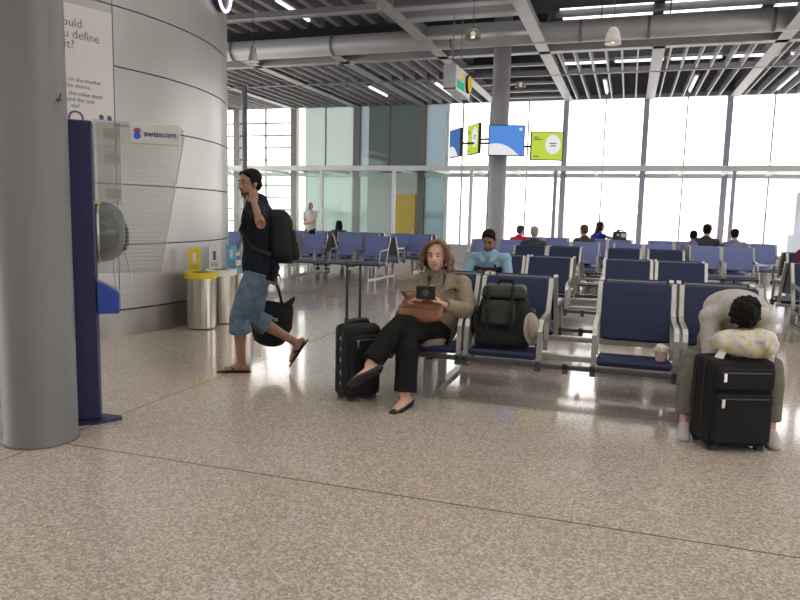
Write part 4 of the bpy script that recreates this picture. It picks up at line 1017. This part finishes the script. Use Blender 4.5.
# --- slumped person behind the big suitcase ---------------------------------------------
g2 = V((.71, 5.1, 0))
J = dict(s=.95, pel=V((.71, 5.28, .485)), mid=V((.71, 5.20, .84)), neck=V((.715, 4.95, .845)), head=V((.735, 4.82, .81)), hf=V((.02, -.28, -1)), hu=V((0, -1, .25)), side=V((1, 0, 0)), shw=.165, build=1.14, **{'sh+1': (.885, 4.99, .765), 'sh-1': (.555, 4.99, .765)},
         wrL=V((.84, 4.74, .665)), elL=V((.22, .5, -1)), hdL=V((-.85, -.1, .1)), hnL=V((0, 0, -1)), wrR=V((.63, 4.72, .665)), elR=V((-.22, .5, -1)), hdR=V((.85, -.1, .1)), hnR=V((0, 0, -1)), curl=.3,
         anR=V((.43, 4.80, .085)), knR=V((-.35, -.5, 1)), ftR=V((-.10, -1, -.05)), anL=V((.945, 4.84, .085)), knL=V((.2, -.5, 1)), ftL=V((.02, -1, -.05)),
         hair='messy', hairm=M['hairb'],
         top=dict(name='grey_jumper', m=M['grey'], sleeve=1.85, add=.020), bottom=dict(name='olive_trousers', m=M['olive'], len=1.88, add=.022, flare=.006), shoes=(M['shoe'], 'trainer'))
person(g2, J, 'person in pale grey jumper slumped forward asleep over a bag on a suitcase', M['skin'], vox=.0075)
t = tag(empty('plastic_bag', (.72, 4.635, .572)), 'crumpled patterned plastic bag lying on the big suitcase', 'bag')
bm = BM(); ell(bm, (.0, 0, .085), (.165, .115, .086), n=4); ell(bm, (-.08, .02, .085), (.11, .105, .08), n=4); ell(bm, (.09, .0, .095), (.10, .10, .092), n=4)
for v in bm.verts:
    p = v.co; v.co += V((math.sin(p.y*60+p.z*40)*.006, math.sin(p.x*50+p.z*55)*.007, math.sin(p.x*45-p.y*50)*.006))
    v.co.z = max(v.co.z, .004)
mm = mat('patterned plastic', (.55, .50, .44), .35, 0, .1, 10, .2, 40)
nt = mm.node_tree; rp = [n for n in nt.nodes if n.type == 'VALTORGB'][0]; nz = [n for n in nt.nodes if n.type == 'TEX_NOISE'][0]; nz.inputs['Scale'].default_value = 14
e = rp.color_ramp.elements; e[0].position = .3; e[0].color = (.18, .22, .33, 1); e[1].position = .42; e[1].color = (.55, .50, .47, 1)
for p_, c_ in ((.52, (.60, .56, .52, 1)), (.60, (.58, .52, .22, 1)), (.70, (.42, .30, .30, 1))): x = e.new(p_); x.color = c_
remesh('bag_body', bm, mm, t, .009, 2)
bm = BM(); poly_prism(bm, [(-.17, -.07, .0), (-.125, -.11, .0), (-.10, -.06, .04), (-.14, -.04, .04)], (0, .0, .006)); obj('loose_corner', bm, M['wcloth'], t)

# --- generic seated figures ---------------------------------------------------------------
def seated(x, yf, face, label, topm, topn, hairm, skin, hair='short', s=.95, lean=.05, hz=0., yaw=0., sleeve=.8, botm=None, beard=False, extra=None, vox=.016, look=-.05):
    """face -1: front row, towards the camera; +1: rear row, towards the windows. yf is the seat's front edge"""
    d = V((0, face, 0)); R = Matrix.Rotation(yaw, 3, 'Z'); f = R @ d; side = V((-d.y, d.x, 0)); side_f = V((-f.y, f.x, 0))
    P0 = V((x, yf-face*.27, .48))
    neck = P0+f*lean+V((0, 0, .44*s+hz)); head = neck+f*.05+V((0, 0, .165*s))
    J = dict(s=s, pel=P0, mid=(P0+neck)/2-f*.03, neck=neck, head=head, hf=f+V((0, 0, look)), side=side, sside=side_f, hair=hair, hairm=hairm, beard=beard, curl=.6,
             wrL=P0+f*.36+side*.12+V((0, 0, .17)), elL=side-d*.4-V((0, 0, .6)), wrR=P0+f*.36-side*.12+V((0, 0, .17)), elR=-side-d*.4-V((0, 0, .6)), hdL=f*.8-side*.3, hdR=f*.8+side*.3, hnL=V((0, 0, -1)), hnR=V((0, 0, -1)),
             anL=P0+d*.50+side*.11+V((0, 0, -.395)), knL=d+V((0, 0, 1.2)), ftL=d, anR=P0+d*.50-side*.11+V((0, 0, -.395)), knR=d+V((0, 0, 1.2)), ftR=d,
             top=dict(name=topn, m=topm, sleeve=sleeve, add=.02), bottom=dict(name='trousers', m=botm or M['dgrey'], len=1.9, add=.016), shoes=(M['blackp'], 'trainer'))
    if extra: J.update(extra(P0, f, side))
    person(V((x, yf-face*.2, 0)), J, label, skin, vox=vox); return J
Jb = seated(-1.57, 8.1, -1, 'man with black hair in light blue polo bent over his phone', M['polo'], 'polo_shirt', M['hairb'], M['skind'], lean=.17, hz=.03, beard=True, vox=.011, look=-.55, s=1.0,
            extra=lambda P0, f, s: dict(wrL=P0+f*.36+s*.06+V((0, 0, .27)), wrR=P0+f*.36-s*.06+V((0, 0, .27)), hdL=f*.5-s*.6+V((0, 0, .2)), hdR=f*.5+s*.6+V((0, 0, .2)), head=P0+f*.23+V((0, 0, .64)), shw=.195))
ob = Jb['off']
bm = BM(); torso_c = Jb['pel'].lerp(Jb['neck'], .66)+V((0, .0, 0))
tube(bm, [torso_c+V((0, -.02, -.025)), torso_c+V((0, -.035, .03))], [(.188, .136), (.19, .138)], side=(1, 0, 0), n=24, cap='flat'); obj('dark_chest_band', bm, M['poloband'], Jb['body'], True, off=ob)
bm = BM(); nb = Jb['neck']; box(bm, nb.x+.085, nb.x+.115, nb.y-.155, nb.y-.135, nb.z-.19, nb.z-.11, .004); obj('chest_emblem', bm, M['poloband'], Jb['body'], off=ob)
bm = BM()
for q in (-1, 1): poly_prism(bm, [nb+V((q*.015, -.10, -.06)), nb+V((q*.10, -.03, .025)), nb+V((q*.115, -.075, -.04)), nb+V((q*.05, -.13, -.10))], (0, -.01, .004))
obj('collar', bm, M['polo'], Jb['body'], off=ob)
hb = (Jb['_wr'][1]+Jb['_wr'][-1])/2+V((0, -.075, .03))
t = tag(empty('mobile_phone', hb, 0), 'dark phone in the hands of the man in light blue', 'phone')
bm = BM(); box(bm, -.035, .035, -.055, .055, -.006, .006, .003, Mx=Matrix.Rotation(-.4, 4, 'X')); ph = obj('phone_body', bm, M['blackp'], t)
bm = BM(); box(bm, -.03, .03, -.048, .048, .006, .0068, Mx=Matrix.Rotation(-.4, 4, 'X')); obj('phone_display', bm, M['rail'], t)

R3, R4, R5 = 11.45+2*HALF, 14.0+2*HALF, 16.8+2*HALF
seated(-2.30, R4, 1, 'dark-haired person in bright red jacket facing the windows', M['red'], 'red_jacket', M['dgrey'], M['skin'], yaw=-.5, sleeve=1.9, lean=.0, hz=.05)
seated(-1.64, R3, 1, 'grey-haired person in dark jacket seated behind the third bench', M['dgrey'], 'dark_jacket', M['hairg'], M['skin'], hair='short', sleeve=1.9, lean=-.06, hz=.07)
seated(-.90, R4, 1, 'balding person in brown jacket slouching before the windows', M['brown'], 'brown_jacket', M['brown'], M['skin'], hair='thin', yaw=.6, sleeve=1.9, lean=-.02, hz=.03, s=1.05)
Jw = seated(-.72, R5, 1, 'long-haired woman in blue top reaching out to a bag', M['royal'], 'blue_top', M['hairx'], M['skin'], hair='long', yaw=-1.2, sleeve=.45, lean=.0, hz=.12, s=1.0, botm=M['royal'],
            extra=lambda P0, f, s: dict(wrR=P0+V((.50, -.14, .66)), elR=V((.2, 0, -1)), hdR=V((1, -.1, -.1)), hnR=V((0, 0, -1)), curl=.2))
seated(1.28, R4, 1, 'person in lavender top leaning against the man in dark jacket', M['lav'], 'lavender_top', M['hairb'], M['skind'], yaw=-.2, sleeve=1.9, lean=.0, hz=.06, s=.92)
seated(1.52, R4-.02, 1, 'man in dark jacket beside the person in lavender, backs turned', M['dgrey'], 'dark_jacket', M['hairb'], M['skin'], yaw=-.3, sleeve=1.9, lean=.04, hz=.10, s=1.05)
seated(2.06, R4, 1, 'lone person in grey top with dark hair, rightmost of those facing the windows', M['lav'], 'grey_top', M['hairb'], M['skin'], yaw=.05, sleeve=1.0, lean=-.02, hz=.08, s=.97)
seated(2.80, 12.2, -1, 'person in maroon and white cut off by the right edge', M['maroon'], 'maroon_top', M['hairb'], M['skind'], yaw=.0, sleeve=1.0, lean=.06, hz=.08)
seated(-7.50, 16.0+2*HALF, 1, 'person with long black hair seated beyond the benches at the left', M['dgrey'], 'dark_top', M['hairb'], M['skin'], hair='long', yaw=.2, lean=-.1, hz=.03)
seated(-7.05, 13.4+2*HALF, 1, 'dark-haired person slouching low behind the nearer left bench', M['dgrey'], 'dark_top', M['hairb'], M['skin'], lean=-.12, hz=-.14, s=.9)

# bag the woman in blue reaches for, standing on the seat of the farthest bench
t = tag(empty('travel_bag', (-.19, 17.72, .41), .1), 'dark bag with white print on the seat next to the woman in blue', 'bag')
bm = BM(); rbox(bm, .32, .2, .70, .05); obj('bag_body', bm, M['dgrey'], t)
bm = BM(); box(bm, .02, .14, -.104, -.098, .56, .66); box(bm, -.08, -.02, -.104, -.098, .59, .64); obj('white_print', bm, M['wcloth'], t)
bm = BM(); tube(bm, [(-.08, 0, .69), (-.06, 0, .73), (.06, 0, .73), (.08, 0, .69)], .012, n=8); obj('handle', bm, M['black'], t, True)

# standing man far away behind the left benches
gs = V((-9.55, 19.9, 0)); f = V((.15, -1, 0)).normalized(); sd = V((-f.y, f.x, 0))
J = dict(s=.97, pel=gs+V((0, 0, .90)), neck=gs+V((0, 0, 1.42)), head=gs+f*.05+V((0, 0, 1.585)), hf=f+V((-.4, 0, -.05)), side=sd, hair='thin', hairm=M['hairg'], curl=.6,
         wrL=gs+f*.23-sd*.06+V((0, 0, 1.05)), elL=sd*.8-f*.2-V((0, 0, .5)), wrR=gs+f*.23+sd*.06+V((0, 0, 1.10)), elR=-sd*.8-f*.2-V((0, 0, .5)), hdL=-sd, hdR=sd, hnL=-f, hnR=-f,
         anL=gs+sd*.11+V((0, 0, .085)), knL=f, ftL=f+sd*.2, anR=gs-sd*.11+V((0, 0, .085)), knR=f, ftR=f-sd*.2,
         top=dict(name='white_shirt', m=M['wcloth'], sleeve=.75, add=.025), bottom=dict(name='trousers', m=M['dgrey'], len=1.9, add=.018), shoes=(M['blackp'], 'trainer'))
person(gs, J, 'man in white t-shirt standing with folded arms by the green glass', M['skin'], vox=.014)

# ------------------------------------------------------------------ light: lamps of the hall
def area(name, loc, size, power, rot=(0, 0, 0), col=(1, .97, .93)):
    l = bpy.data.lights.new(name, 'AREA'); l.shape = 'RECTANGLE'; l.size, l.size_y = size; l.energy = power; l.color = col
    o = bpy.data.objects.new(name, l); COL.objects.link(o); o.location = loc; o.rotation_euler = rot; return o

# ------------------------------------------------------------------ camera
f_ = 688.4; th, ro, ya = .12356, .022874, .31637
cy, sy, ct, st_, cr, sr = math.cos(ya), math.sin(ya), math.cos(th), math.sin(th), math.cos(ro), math.sin(ro)
fw = V((-sy*ct, cy*ct, -st_)); rt = V((cy, sy, 0)); up = rt.cross(fw)
r2 = rt*cr+up*sr; u2 = up*cr-rt*sr
cam = bpy.data.cameras.new('camera'); co = bpy.data.objects.new('camera', cam); COL.objects.link(co)
Mx = Matrix((r2, u2, -fw)).transposed().to_4x4(); Mx.translation = V((0, 0, 1.4)); co.matrix_world = Mx
cam.sensor_fit = 'HORIZONTAL'; cam.sensor_width = 36; cam.lens = f_*36/800; cam.clip_end = 1000; cam.clip_start = .05
scene.camera = co
